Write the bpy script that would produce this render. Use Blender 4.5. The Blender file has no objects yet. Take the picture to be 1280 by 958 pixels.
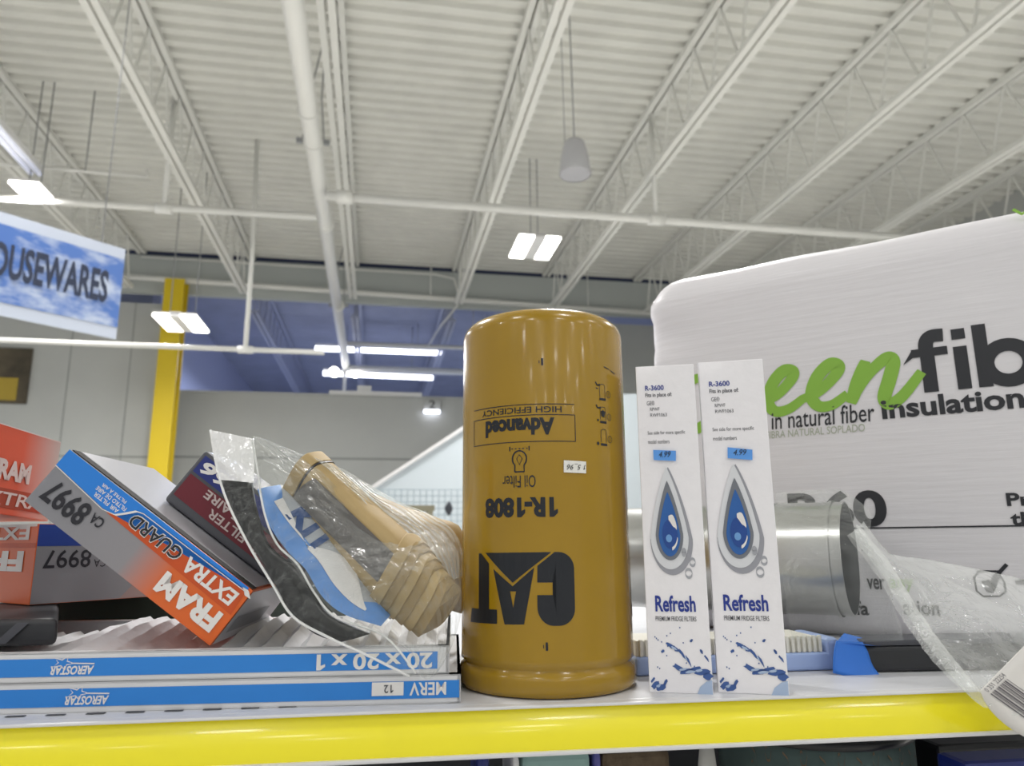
import bpy, bmesh, math, random
from math import sin, cos, tan, pi, radians, sqrt, atan2
from mathutils import Vector, Matrix, noise
random.seed(7)
SC = bpy.context.scene
COL = SC.collection
Vv = Vector
# ------------------------------------------------------------------ camera
F = 920.0; CAMP = Vv((0, 0, 1.62))
YAW, PITCH, ROLL = radians(10.4), radians(12.0), radians(.45)
fwd = Vv((sin(YAW)*cos(PITCH), cos(YAW)*cos(PITCH), sin(PITCH)))
r0 = Vv((cos(YAW), -sin(YAW), 0)); u0 = r0.cross(fwd)
RT = r0*cos(ROLL) - u0*sin(ROLL); UP = u0*cos(ROLL) + r0*sin(ROLL)
cd = bpy.data.cameras.new('camera'); cam = bpy.data.objects.new('camera', cd); COL.objects.link(cam)
m3 = Matrix((RT, UP, -fwd)).transposed()
cam.matrix_world = Matrix.Translation(CAMP) @ m3.to_4x4()
cd.sensor_width = 36; cd.lens = 36*F/1280; cd.clip_start = .02; cd.clip_end = 200
cd.dof.use_dof = True; cd.dof.focus_distance = .52; cd.dof.aperture_fstop = 11
SC.camera = cam
# ------------------------------------------------------------------ world, lamps, exposure
vs = SC.view_settings; vs.view_transform = 'Standard'; vs.look = 'None'; vs.gamma = 1; vs.use_curve_mapping = False
vs.exposure = -0.34
w = bpy.data.worlds.new('world'); SC.world = w; w.use_nodes = True
w.node_tree.nodes['Background'].inputs[0].default_value = (.93, .97, 1, 1)
w.node_tree.nodes['Background'].inputs[1].default_value = .62
def area(x, y, z, power, sx, sy, col=(1, .985, .97), rx=0, rz=0):
    l = bpy.data.lights.new('area_lamp', 'AREA'); l.shape = 'RECTANGLE'; l.size = sx; l.size_y = sy
    l.energy = power; l.color = col
    o = bpy.data.objects.new('area_lamp', l); COL.objects.link(o); o.location = (x, y, z); o.rotation_euler = (rx, 0, rz)
    return o
LP = 40
for lx in (-6.2, -2.4, 1.4, 5.1, 8.6):           # store fixtures overhead and behind the photographer; an added row ahead
    for ly in (-15, -11, -7.5, -4.2, -1.0):
        area(lx, ly, 5.6, LP, .7, .35)
    area(lx, 3.7, 5.6, 190, .7, .35).data.spread = radians(125)  # unseen row added to brighten the deck by light off the floor
for lx in (-2.0, 2.2, 5.5):                         # bluish lamps of the farther bay
    for ly in (17, 21):
        area(lx, ly, 5.6, 125, 1.2, .2, (.70, .78, 1))
# ------------------------------------------------------------------ pixel helpers (rays from the camera used for measuring positions)
def ray(x, y): return fwd + RT*((x-640)/F) - UP*((y-479)/F)
def onz(x, y, z):
    d = ray(x, y); return CAMP + d*((z-CAMP.z)/d.z)
def ony(x, y, Y):
    d = ray(x, y); return CAMP + d*(Y/d.y)
SA = radians(2.9); SX = Vv((cos(SA), -sin(SA), 0)); SY = Vv((sin(SA), cos(SA), 0)); ZS = 1.5255   # shelf frame
def SW(s, t, z): return SX*s + SY*t + Vv((0, 0, ZS+z))
def ont(x, y, t):
    d = ray(x, y); return CAMP + d*(t/d.dot(SY))
def zrel(p): return p.z-ZS
# ------------------------------------------------------------------ materials
def lin(h):
    h = h.lstrip('#'); c = [int(h[i:i+2], 16)/255 for i in (0, 2, 4)]
    return tuple((x/12.92 if x <= .04045 else ((x+.055)/1.055)**2.4) for x in c) + (1,)
def mat(name, col, rough=.5, metal=0, bump=0, bscale=40, stretch=(1, 1, 1), spec=.5, coat=0, var=0, emit=None, estr=0):
    m = bpy.data.materials.new(name); m.use_nodes = True; nt = m.node_tree; b = nt.nodes['Principled BSDF']
    c = lin(col) if isinstance(col, str) else col
    b.inputs['Base Color'].default_value = c; b.inputs['Roughness'].default_value = rough; b.inputs['Metallic'].default_value = metal
    b.inputs['Specular IOR Level'].default_value = spec; b.inputs['Coat Weight'].default_value = coat; b.inputs['Coat Roughness'].default_value = .08
    if emit: b.inputs['Emission Color'].default_value = lin(emit); b.inputs['Emission Strength'].default_value = estr
    if bump or var:
        tc = nt.nodes.new('ShaderNodeTexCoord'); mp = nt.nodes.new('ShaderNodeMapping'); mp.inputs['Scale'].default_value = stretch
        n = nt.nodes.new('ShaderNodeTexNoise'); n.inputs['Scale'].default_value = bscale; n.inputs['Detail'].default_value = 4
        nt.links.new(tc.outputs['Object'], mp.inputs[0]); nt.links.new(mp.outputs[0], n.inputs['Vector'])
        if bump:
            bp = nt.nodes.new('ShaderNodeBump'); bp.inputs['Strength'].default_value = bump; bp.inputs['Distance'].default_value = .002
            nt.links.new(n.outputs['Fac'], bp.inputs['Height']); nt.links.new(bp.outputs[0], b.inputs['Normal'])
        if var:
            mr = nt.nodes.new('ShaderNodeMapRange'); mr.inputs['From Min'].default_value = .3; mr.inputs['From Max'].default_value = .7
            mr.inputs['To Min'].default_value = 1-var; mr.inputs['To Max'].default_value = 1+var*.4
            mx = nt.nodes.new('ShaderNodeMix'); mx.data_type = 'RGBA'; mx.blend_type = 'MULTIPLY'; mx.inputs['Factor'].default_value = 1
            mx.inputs[6].default_value = c
            nt.links.new(n.outputs['Fac'], mr.inputs['Value']); nt.links.new(mr.outputs[0], mx.inputs[7]); nt.links.new(mx.outputs[2], b.inputs['Base Color'])
    return m
def film(name, base=.10, edge=.5, tint=(.95, .97, .95, 1), rough=.12, bs=60, bump=.6):
    m = bpy.data.materials.new(name); m.use_nodes = True; nt = m.node_tree; nt.nodes.remove(nt.nodes['Principled BSDF'])
    out = nt.nodes['Material Output']; tr = nt.nodes.new('ShaderNodeBsdfTransparent'); pr = nt.nodes.new('ShaderNodeBsdfPrincipled')
    tr.inputs[0].default_value = (.97, .98, .97, 1)
    pr.inputs['Base Color'].default_value = tint; pr.inputs['Roughness'].default_value = rough; pr.inputs['Specular IOR Level'].default_value = 1
    mix = nt.nodes.new('ShaderNodeMixShader'); lw = nt.nodes.new('ShaderNodeLayerWeight'); lw.inputs['Blend'].default_value = .35
    tc = nt.nodes.new('ShaderNodeTexCoord'); n0 = nt.nodes.new('ShaderNodeTexNoise'); n0.inputs['Scale'].default_value = bs; n0.inputs['Detail'].default_value = 4
    vo = nt.nodes.new('ShaderNodeTexVoronoi'); vo.feature = 'DISTANCE_TO_EDGE'; vo.inputs['Scale'].default_value = bs*.9
    dv = nt.nodes.new('ShaderNodeVectorMath'); dv.operation = 'MULTIPLY_ADD'; dv.inputs[1].default_value = (.035, .035, .035)
    nt.links.new(n0.outputs['Color'], dv.inputs[0]); nt.links.new(tc.outputs['Object'], dv.inputs[2]); nt.links.new(dv.outputs[0], vo.inputs['Vector'])
    n = nt.nodes.new('ShaderNodeMath'); n.operation = 'MULTIPLY_ADD'; n.inputs[1].default_value = .9; nt.links.new(vo.outputs['Distance'], n.inputs[0]); nt.links.new(n0.outputs['Fac'], n.inputs[2])
    bp = nt.nodes.new('ShaderNodeBump'); bp.inputs['Strength'].default_value = bump; bp.inputs['Distance'].default_value = .004
    ma = nt.nodes.new('ShaderNodeMath'); ma.operation = 'MULTIPLY_ADD'; ma.inputs[1].default_value = edge; ma.inputs[2].default_value = base
    nt.links.new(tc.outputs['Object'], n0.inputs['Vector']); nt.links.new(n.outputs[0], bp.inputs['Height'])
    nt.links.new(bp.outputs[0], pr.inputs['Normal']); nt.links.new(bp.outputs[0], lw.inputs['Normal'])
    nt.links.new(lw.outputs['Facing'], ma.inputs[0]); nt.links.new(ma.outputs[0], mix.inputs[0])
    nt.links.new(tr.outputs[0], mix.inputs[1]); nt.links.new(pr.outputs[0], mix.inputs[2]); nt.links.new(mix.outputs[0], out.inputs[0])
    return m
M = dict(
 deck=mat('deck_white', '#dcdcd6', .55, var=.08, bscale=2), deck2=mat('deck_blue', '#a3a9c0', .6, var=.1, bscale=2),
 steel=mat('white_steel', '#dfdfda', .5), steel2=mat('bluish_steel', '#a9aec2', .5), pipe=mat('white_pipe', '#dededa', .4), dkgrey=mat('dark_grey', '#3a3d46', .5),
 grey=mat('grey_wall', '#bfc1bf', .7, var=.04, bscale=1.5), greyd=mat('grey_wall_panel', '#b4b6b4', .7), seam=mat('seam', '#8f9291', .7), fascia=mat('fascia', '#b3b8b6', .6),
 navy=mat('slot_shade', '#27304e', .6), blue2=mat('bluewall', '#a4a9bf', .7), lav=mat('lavender', '#b9bfdc', .7), floor=mat('floor', '#d2d0cb', .4, var=.05, bscale=3),
 ycol=mat('yellow_paint', '#d9bd1e', .45), black=mat('black_ink', '#15161a', .5), blackp=mat('black_plastic', '#101114', .3), white=mat('white_card', '#e4e3e4', .5),
 lampw=mat('lamp_housing', '#e6e6e6', .4), glow=mat('lamp_panel', '#ffffff', .5, emit='#fffaf0', estr=14), tube=mat('lamp_tube', '#ffffff', .5, emit='#eef0ff', estr=7),
 speaker=mat('speaker_grey', '#b9b9bc', .5), grille=mat('speaker_grille', '#a5a5aa', .6, bump=.5, bscale=120), cable=mat('cable_grey', '#8d8f91', .5),
 shelf=mat('shelf_white', '#d3d4d8', .4, var=.04), rail=mat('rail_yellow', '#f8eb1e', .24, coat=.5), railw=mat('rail_white', '#d8d8da', .35), under=mat('shelf_under', '#4a4b4e', .7),
 cat=mat('oil_filter_yellow', '#9f7c0a', .25, coat=.35, var=.05, bscale=30), catink=mat('oil_filter_black', '#191c22', .35), 
 box=mat('fridge_box_white', '#f0eef1', .32, coat=.3, bump=.12, bscale=160, var=.02), blueink=mat('blue_ink', '#23388f', .45), greyink=mat('grey_ink', '#4a4b52', .5),
 sticker=mat('blue_sticker', '#5b9be6', .55), drop0=mat('drop_shadow', '#9a9ba3', .4), drop1=mat('drop_white', '#d8dade', .35), drop2=mat('drop_grey', '#73777f', .35), dropb=mat('drop_blue', '#2f62a8', .25), dropl=mat('drop_light', '#6f9fd6', .25), dropd=mat('drop_dark', '#254b94', .25),
 splash=mat('splash_blue', '#3c5c9a', .4), splashl=mat('splash_light', '#a9bcd8', .4), bubble=mat('bubble_grey', '#a4a6ad', .4),
 bag=mat('bag_white', '#dedcdf', .42, bump=.3, bscale=34, stretch=(.35, .35, 5), coat=.03), green=mat('green_ink', '#86b540', .4), greenl=mat('pale_green_ink', '#a8bf8c', .5), bagink=mat('bag_black', '#26272c', .4), palegrey=mat('pale_grey_ink', '#a9b09c', .5),
 fo=mat('orange_card', '#df621f', .4, coat=.25), fo2=mat('orange_red_card', '#cf5433', .4, coat=.25), fband=mat('deep_orange', '#c9501c', .4), fsil=mat('silver_card', '#8d8e93', .38, metal=.25), fblue=mat('bright_blue', '#1f7fdc', .35, coat=.3), fnavy=mat('navy_card', '#27418f', .4), fwhite=mat('white_ink', '#e6e3e0', .45), fdark=mat('dark_ink', '#22222a', .45), fbrown=mat('brown_ink', '#4a2d20', .5), gapshade=mat('flap_gap_shade', '#33302f', .8), fsil2=mat('silver_side', '#bdbdc3', .3, metal=.25),
 charcoal=mat('charcoal_card', '#4b4c52', .4, coat=.2), cnavy=mat('navy_label', '#232f78', .4), maroon=mat('maroon_label', '#6d1f2b', .4), palei=mat('pale_ink', '#c9b9b6', .5),
 mw=mat('filter_card', '#dadadc', .55, var=.05, bscale=25), mblue=mat('filter_blue', '#2a82d6', .5), pleat=mat('pleat_white', '#e2e2e4', .8, bump=.4, bscale=150),
 foam=mat('black_foam', '#08090c', .3, bump=.06, bscale=50, spec=.3), leaf=mat('leaflet_white', '#aeb3bb', .5), leafb=mat('leaflet_blue', '#5f93d8', .5, var=.1, bscale=60), leafn=mat('leaflet_navy', '#2d4f86', .5),
 kraft=mat('kraft_paper', '#b59c6c', .6, bump=.35, bscale=45, var=.08), kraftd=mat('kraft_fold', '#9f875a', .65, bump=.3, bscale=45), felt=mat('grey_felt', '#6e6a66', .9, bump=.3, bscale=200),
 film=film('clear_film', .05, .34, tint=(.7, .72, .71, 1), bump=1.0), milky=film('milky_film', .68, .2, tint=(1, 1, 1, 1), bump=.3), film2=film('clear_film_heavy', .18, .42, bs=40, bump=.9), fold=film('film_fold', .22, .4, bs=70),
 duct=mat('galvanised', '#b5b6b4', .28, metal=.85, var=.08, bscale=12), ductin=mat('duct_inside', '#5d6062', .45, metal=.5), 
 ribw=mat('rib_white', '#dedcd2', .6), lblue=mat('light_blue_plastic', '#9fb4e0', .4), sblue=mat('strong_blue', '#2f76d8', .45), dgrey=mat('dark_case', '#2c2d31', .45),
 teal=mat('teal_pattern', '#5f7370', .8, var=.3, bscale=18), navyp=mat('navy_pack', '#16256e', .35), wov=mat('brown_woven', '#6b5c49', .9, bump=1, bscale=120, var=.3), cloth=mat('pale_cloth', '#c8c6c0', .8, bump=.5, bscale=30), orange=mat('orange_brown', '#b06a2c', .6), tealb=mat('teal_box', '#8fb0ab', .6), purple=mat('purple_pack', '#5a5aa0', .5), dgreen=mat('dark_green_pack', '#28362f', .4),
 wire=mat('wire_white', '#cfd6da', .5), canopy=mat('canopy_white', '#d3dde4', .55), poster=mat('poster_dark', '#5c5343', .6, var=.6, bscale=3), posty=mat('poster_yellow', '#b39a3a', .6), tagw=mat('tag_white', '#dfdcd8', .45), khaki=mat('khaki', '#8a8672', .7), tagink=mat('tag_ink', '#5d5960', .5), stickw=mat('price_white', '#e6e5df', .55),
)
def grad_mat(name, stops, axis_scale, rough=.4):      # printed colour blend along local x
    m = bpy.data.materials.new(name); m.use_nodes = True; nt = m.node_tree; b = nt.nodes['Principled BSDF']
    tc = nt.nodes.new('ShaderNodeTexCoord'); sp = nt.nodes.new('ShaderNodeSeparateXYZ'); cr = nt.nodes.new('ShaderNodeValToRGB')
    e = cr.color_ramp.elements
    e[0].position = stops[0][0]; e[0].color = lin(stops[0][1]); e[1].position = stops[-1][0]; e[1].color = lin(stops[-1][1])
    for p, c in stops[1:-1]:
        k = e.new(p); k.color = lin(c)
    ml = nt.nodes.new('ShaderNodeMath'); ml.operation = 'MULTIPLY'; ml.inputs[1].default_value = 1/axis_scale
    nt.links.new(tc.outputs['Object'], sp.inputs[0]); nt.links.new(sp.outputs[0], ml.inputs[0]); nt.links.new(ml.outputs[0], cr.inputs[0])
    nt.links.new(cr.outputs[0], b.inputs['Base Color']); b.inputs['Roughness'].default_value = rough; b.inputs['Coat Weight'].default_value = .2
    return m
def sky_mat():
    m = bpy.data.materials.new('cloud_print'); m.use_nodes = True; nt = m.node_tree; b = nt.nodes['Principled BSDF']
    tc = nt.nodes.new('ShaderNodeTexCoord'); mp = nt.nodes.new('ShaderNodeMapping'); mp.inputs['Scale'].default_value = (1, 1, 1.9)
    n = nt.nodes.new('ShaderNodeTexNoise'); n.inputs['Scale'].default_value = 4.2; n.inputs['Detail'].default_value = 7; n.inputs['Roughness'].default_value = .55
    cr = nt.nodes.new('ShaderNodeValToRGB'); e = cr.color_ramp.elements
    e[0].position = .42; e[0].color = lin('#4469ac'); e[1].position = .60; e[1].color = lin('#aeb9cd')
    nt.links.new(tc.outputs['Object'], mp.inputs[0]); nt.links.new(mp.outputs[0], n.inputs['Vector']); nt.links.new(n.outputs['Fac'], cr.inputs[0]); nt.links.new(cr.outputs[0], b.inputs['Base Color'])
    b.inputs['Roughness'].default_value = .5
    return m
# ------------------------------------------------------------------ object helpers
def obj(name, bm, m, parent=None, smooth=False, recalc=True):
    if recalc: bmesh.ops.recalc_face_normals(bm, faces=bm.faces[:])
    me = bpy.data.meshes.new(name); bm.to_mesh(me); bm.free()
    ms = m if isinstance(m, (list, tuple)) else [m]
    for x in ms: me.materials.append(M[x] if isinstance(x, str) else x)
    if smooth:
        for p in me.polygons: p.use_smooth = True
    o = bpy.data.objects.new(name, me); COL.objects.link(o)
    if parent:
        o.parent = parent
        o.matrix_parent_inverse = pinv(parent)
    return o
def wm(o):
    mtx = Matrix.LocRotScale(o.location, o.rotation_euler, o.scale)
    return (wm(o.parent) @ o.matrix_parent_inverse @ mtx) if o.parent else mtx
def pinv(p): return wm(p).inverted()
def tag(o, label, cat, group=None, kind=None):
    o['label'] = label; o['category'] = cat
    if group: o['group'] = group
    if kind: o['kind'] = kind
    return o
def thing(name, label, cat, loc, group=None):
    o = bpy.data.objects.new(name, None); COL.objects.link(o); o.location = loc; o.empty_display_size = .05
    return tag(o, label, cat, group)
def struct(name, bm, m):
    o = obj(name, bm, m); o['kind'] = 'structure'; return o
def B(): return bmesh.new()
def quad(bm, pts, mi=0):
    f = bm.faces.new([bm.verts.new(p) for p in pts]); f.material_index = mi; return f
def hexa(bm, o, a, b, c, bev=0, mi=0, seg=2):
    """box from corner o with edge vectors a, b, c"""
    t = bmesh.new()
    vs_ = [t.verts.new(o + a*i + b*j + c*k) for i in (0, 1) for j in (0, 1) for k in (0, 1)]
    for ids in ((0, 1, 3, 2), (4, 6, 7, 5), (0, 4, 5, 1), (2, 3, 7, 6), (0, 2, 6, 4), (1, 5, 7, 3)): t.faces.new([vs_[i] for i in ids])
    bmesh.ops.recalc_face_normals(t, faces=t.faces[:])
    if bev: bmesh.ops.bevel(t, geom=t.edges[:], offset=bev, segments=seg, affect='EDGES', profile=.6)
    merge(bm, t, mi)
def merge(bm, t, mi=0):
    mp = {v: bm.verts.new(v.co) for v in t.verts}
    for f in t.faces:
        g = bm.faces.new([mp[v] for v in f.verts]); g.material_index = mi; g.smooth = f.smooth
    t.free()
def bx(bm, x0, x1, y0, y1, z0, z1, bev=0, mi=0): hexa(bm, Vv((x0, y0, z0)), Vv((x1-x0, 0, 0)), Vv((0, y1-y0, 0)), Vv((0, 0, z1-z0)), bev, mi)
def bar(bm, p, q, w_, h_, up=Vv((0, 0, 1))):
    p, q = Vv(p), Vv(q); d = (q-p).normalized(); s = d.cross(up)
    if s.length < 1e-4: s = Vv((1, 0, 0))
    s.normalize(); u = s.cross(d)
    hexa(bm, p - s*(w_/2) - u*(h_/2), q-p, s*w_, u*h_)
def tube(bm, pts, r, n=10, cap=True, smooth=True):
    pts = [Vv(p) for p in pts]; rings = []; prev = None
    for i, p in enumerate(pts):
        d = (pts[min(i+1, len(pts)-1)] - pts[max(i-1, 0)]).normalized()
        if prev is None:
            s = d.cross(Vv((0, 0, 1)));
            if s.length < 1e-3: s = d.cross(Vv((1, 0, 0)))
        else: s = prev - d*prev.dot(d)
        s.normalize(); prev = s; u = d.cross(s); rr = r[i] if isinstance(r, (list, tuple)) else r
        rings.append([bm.verts.new(p + (s*cos(2*pi*k/n) + u*sin(2*pi*k/n))*rr) for k in range(n)])
    for a, b in zip(rings, rings[1:]):
        for k in range(n):
            f = bm.faces.new((a[k], a[(k+1) % n], b[(k+1) % n], b[k])); f.smooth = smooth
    if cap: bm.faces.new(rings[0]); bm.faces.new(rings[-1])
def lathe(bm, c, prof, n=64, cap=(True, True)):
    rings = [[bm.verts.new(c + Vv((r*sin(2*pi*k/n), -r*cos(2*pi*k/n), z))) for k in range(n)] for r, z in prof]
    for a, b in zip(rings, rings[1:]):
        for k in range(n):
            f = bm.faces.new((a[k], a[(k+1) % n], b[(k+1) % n], b[k])); f.smooth = True
    if cap[0]: bm.faces.new(rings[0])
    if cap[1]: bm.faces.new(rings[-1])
# ------------------------------------------------------------------ flat print: text, strokes and shapes mapped on a surface function f(u, v) -> point
_tc = {}
def raw_text(s, bold, shear):
    key = (s, bold, shear, 'raw')
    if key not in _tc:
        c = bpy.data.curves.new('t', 'FONT'); c.body = s; c.offset = bold; c.shear = shear; c.resolution_u = 6 if len(s) <= 3 else 3
        o = bpy.data.objects.new('t', c); COL.objects.link(o)
        bpy.context.view_layer.update()
        e = o.evaluated_get(bpy.context.evaluated_depsgraph_get()); me = e.to_mesh()
        vs_ = [(v.co.x, v.co.y) for v in me.vertices]; fs = [tuple(p.vertices) for p in me.polygons]
        e.to_mesh_clear(); bpy.data.objects.remove(o); bpy.data.curves.remove(c)
        _tc[key] = (vs_, fs)
    return _tc[key]
def text_bm(s, bold=0, shear=0):
    key = (s, bold, shear)
    if key not in _tc:
        vs_, fs = raw_text(s, bold, shear)
        if '1' in s:
            r1 = raw_text('1', bold, 0)[0]; x0_, x1_, h_ = min(a for a, b in r1), max(a for a, b in r1), max(b for a, b in r1); w1 = x1_-x0_
            for i_, ch in enumerate(s):
                if ch != '1': continue
                xr = max(a for a, b in raw_text(s[:i_+1], bold, shear)[0])
                k0 = len(vs_); xl = xr-w1
                vs_ = vs_ + [(xl+.01, h_), (xl-.17, h_-.16), (xl-.17, h_-.16-w1*.8), (xl+.01, h_-w1*.9-.06)]; fs = fs + [(k0, k0+1, k0+2, k0+3)]
        _tc[key] = (vs_, fs)
    return _tc[key]
def put_text(bm, f, s, u0, v0, u1, v1, rot=0, bold=0, shear=0, cuts=0, mi=0, keep=False):
    """fit text into the uv rectangle; rot=2 turns it upside down"""
    vs_, fs = text_bm(s, bold, shear)
    xs = [a for a, b in vs_]; ys = [b for a, b in vs_]; x0, x1, y0, y1 = min(xs), max(xs), min(ys), max(ys)
    t = bmesh.new(); tv = []
    for x, y in vs_:
        a, b = (x-x0)/(x1-x0), (y-y0)/(y1-y0)
        if rot == 2: a, b = 1-a, 1-b
        tv.append(t.verts.new((u0+(u1-u0)*a, v0+(v1-v0)*b, 0)))
    for p in fs:
        try: t.faces.new([tv[i] for i in p])
        except ValueError: pass
    finish(bm, t, f, cuts, mi)
def finish(bm, t, f, cuts, mi):
    if cuts and t.verts:
        us = [v.co.x for v in t.verts]; a, b = min(us), max(us); n = max(1, int((b-a)/cuts))
        for i in range(1, n+1):
            bmesh.ops.bisect_plane(t, geom=t.verts[:]+t.edges[:]+t.faces[:], plane_co=(a+(b-a)*i/(n+1), 0, 0), plane_no=(1, 0, 0), dist=1e-7)
    for v in t.verts: v.co = f(v.co.x, v.co.y)
    merge(bm, t, mi)
def put_poly(bm, f, pts, cuts=0, mi=0):
    t = bmesh.new(); vs_ = [t.verts.new((u, v, 0)) for u, v in pts]
    fc = t.faces.new(vs_); bmesh.ops.triangulate(t, faces=[fc]); finish(bm, t, f, cuts, mi)
def stroke(bm, f, pts, w_, closed=False, cuts=0, mi=0):
    """ribbon along a polyline; w_ may be a list of widths"""
    n = len(pts); P = [Vv((a, b, 0)) for a, b in pts]; L = []; R_ = []
    for i in range(n):
        if closed: d = P[(i+1) % n]-P[i-1]
        else: d = P[min(i+1, n-1)]-P[max(i-1, 0)]
        if d.length < 1e-9: d = Vv((1, 0, 0))
        d.normalize(); s = Vv((-d.y, d.x, 0)); ww = (w_[i] if isinstance(w_, (list, tuple)) else w_)/2
        L.append(P[i]+s*ww); R_.append(P[i]-s*ww)
    t = bmesh.new(); lv = [t.verts.new(p) for p in L]; rv = [t.verts.new(p) for p in R_]
    for i in range(n if closed else n-1):
        j = (i+1) % n; t.faces.new((lv[i], lv[j], rv[j], rv[i]))
    finish(bm, t, f, cuts, mi)
def spl(pts, n=10):
    out = []
    for i in range(len(pts)-1):
        p0 = pts[max(i-1, 0)]; p1 = pts[i]; p2 = pts[i+1]; p3 = pts[min(i+2, len(pts)-1)]
        for k in range(n):
            t = k/n
            out.append(tuple(.5*((2*p1[j]) + (-p0[j]+p2[j])*t + (2*p0[j]-5*p1[j]+4*p2[j]-p3[j])*t*t + (-p0[j]+3*p1[j]-3*p2[j]+p3[j])*t**3) for j in range(len(p1))))
    out.append(tuple(pts[-1])); return out
def plane_f(O, U, V_, off=.0004):
    N = U.cross(V_).normalized()
    return lambda u, v: O + U*u + V_*v + N*off
def circ(cx, cy, r, n=24, ry=None): return [(cx+r*cos(2*pi*k/n), cy+(ry or r)*sin(2*pi*k/n)) for k in range(n)]
def resample(pts, n):
    P = [Vv(p) for p in pts]; L = [0]
    for a, b in zip(P, P[1:]): L.append(L[-1]+(b-a).length)
    out = []; k = 0
    for i in range(n):
        d = L[-1]*i/(n-1)
        while k < len(P)-2 and L[k+1] < d: k += 1
        out.append(P[k].lerp(P[k+1], min(1, max(0, (d-L[k])/max(1e-9, L[k+1]-L[k])))))
    return out
def sheet(bm, A, B_, nu, nv, bulge=0, thick=0, crum=0, cs=40, rip=None, seed=0, sm=True, bexp=1):
    """surface between two edge curves of (px, py, t); bulge and crumple push towards the viewer side (-SY)"""
    a = resample([ont(x, y, t) for x, y, t in spl(A, 6)], nv); b = resample([ont(x, y, t) for x, y, t in spl(B_, 6)], nv)
    def row(off):
        g = []
        for j in range(nv):
            r_ = []
            for i in range(nu):
                u = i/(nu-1); p = a[j].lerp(b[j], u)
                e = sin(pi*u)**bexp*bulge
                if crum:
                    q = p*cs + Vv((seed, seed*.7, 0)); e += crum*(abs(noise.noise(q))*1.6 + .5*noise.noise(q*2.7))
                if rip: e += rip(u, j/(nv-1))
                r_.append(bm.verts.new(p - SY*(e-off)))
            g.append(r_)
        return g
    g = row(0)
    def skin(g):
        for j in range(nv-1):
            for i in range(nu-1):
                f = bm.faces.new((g[j][i], g[j][i+1], g[j+1][i+1], g[j+1][i])); f.smooth = sm
    skin(g)
    if thick:
        h = row(thick); skin(h)
        rim = [(j, 0) for j in range(nv)] + [(nv-1, i) for i in range(1, nu)] + [(j, nu-1) for j in range(nv-2, -1, -1)] + [(0, i) for i in range(nu-2, 0, -1)]
        for k in range(len(rim)):
            (j, i), (j2, i2) = rim[k], rim[(k+1) % len(rim)]
            bm.faces.new((g[j][i], g[j2][i2], h[j2][i2], h[j][i]))
    return g
# ================================================================== THE BUILDING
Y1 = 13.6; ZT = 6.82; ZB = 5.95
def deck(y0, y1, x0, x1, z):
    bm = B(); p = .2; prof = []
    y = y0
    while y < y1:
        prof += [(y, z), (y+.085, z), (y+.105, z+.055), (y+.18, z+.055)]; y += p
    prof.append((y, z))
    xs = [x0+(x1-x0)*i/8 for i in range(9)]
    g = [[bm.verts.new((x, yy, zz)) for x in xs] for yy, zz in prof]
    for a, b in zip(g, g[1:]):
        for i in range(8): bm.faces.new((a[i], a[i+1], b[i+1], b[i]))
    return bm
struct('ceiling', deck(-12, Y1+.0, -11, 9.6, ZT), 'deck')
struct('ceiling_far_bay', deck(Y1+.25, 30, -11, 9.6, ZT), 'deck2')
bm = B(); bx(bm, -14, 14, -14, 32, -.2, 0); struct('floor', bm, 'floor')
bm = B(); bx(bm, 9.6, 9.8, -12, 30, 0, 7.2); struct('wall_right', bm, 'grey')
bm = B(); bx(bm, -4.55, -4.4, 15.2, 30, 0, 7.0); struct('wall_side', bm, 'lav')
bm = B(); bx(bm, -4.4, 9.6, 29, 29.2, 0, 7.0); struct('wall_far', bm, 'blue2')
# partition at the left, low wall ahead
bm = B()
bx(bm, -11, -3.86, 13.95, 14.1, 0, 5.93)
for xx in (-5.45, -4.45): bx(bm, xx-.008, xx+.008, 13.945, 13.95, 0, 5.93, mi=1)
bx(bm, -11, -3.86, 13.944, 13.95, 3.08, 3.11, mi=1)
struct('wall_left', bm, ['grey', 'seam'])
bm = B(); bx(bm, -4.4, 9.6, 15.0, 15.2, 0, 4.5); bx(bm, -4.4, 9.6, 14.994, 15.0, 3.2, 3.235, mi=1); bx(bm, -4.4, 9.6, 14.97, 15.22, 4.48, 4.52); struct('wall_back', bm, ['grey', 'seam'])
# wall above right part (behind the canister)
bm = B(); bx(bm, 2.55, 9.6, 14.6, 14.75, 0, 6.15); struct('wall_back_right', bm, 'grey')
bm = B(); bx(bm, -11, 9.6, Y1, Y1+.12, 6.02, 6.74); struct('trim_1', bm, 'fascia')
bm = B(); bx(bm, -11, 9.6, Y1+.0, Y1+.2, 6.74, 6.98); struct('slot_shade_strip', bm, 'navy')  # dark strip painted in for the shaded slot gap above the fascia
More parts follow.
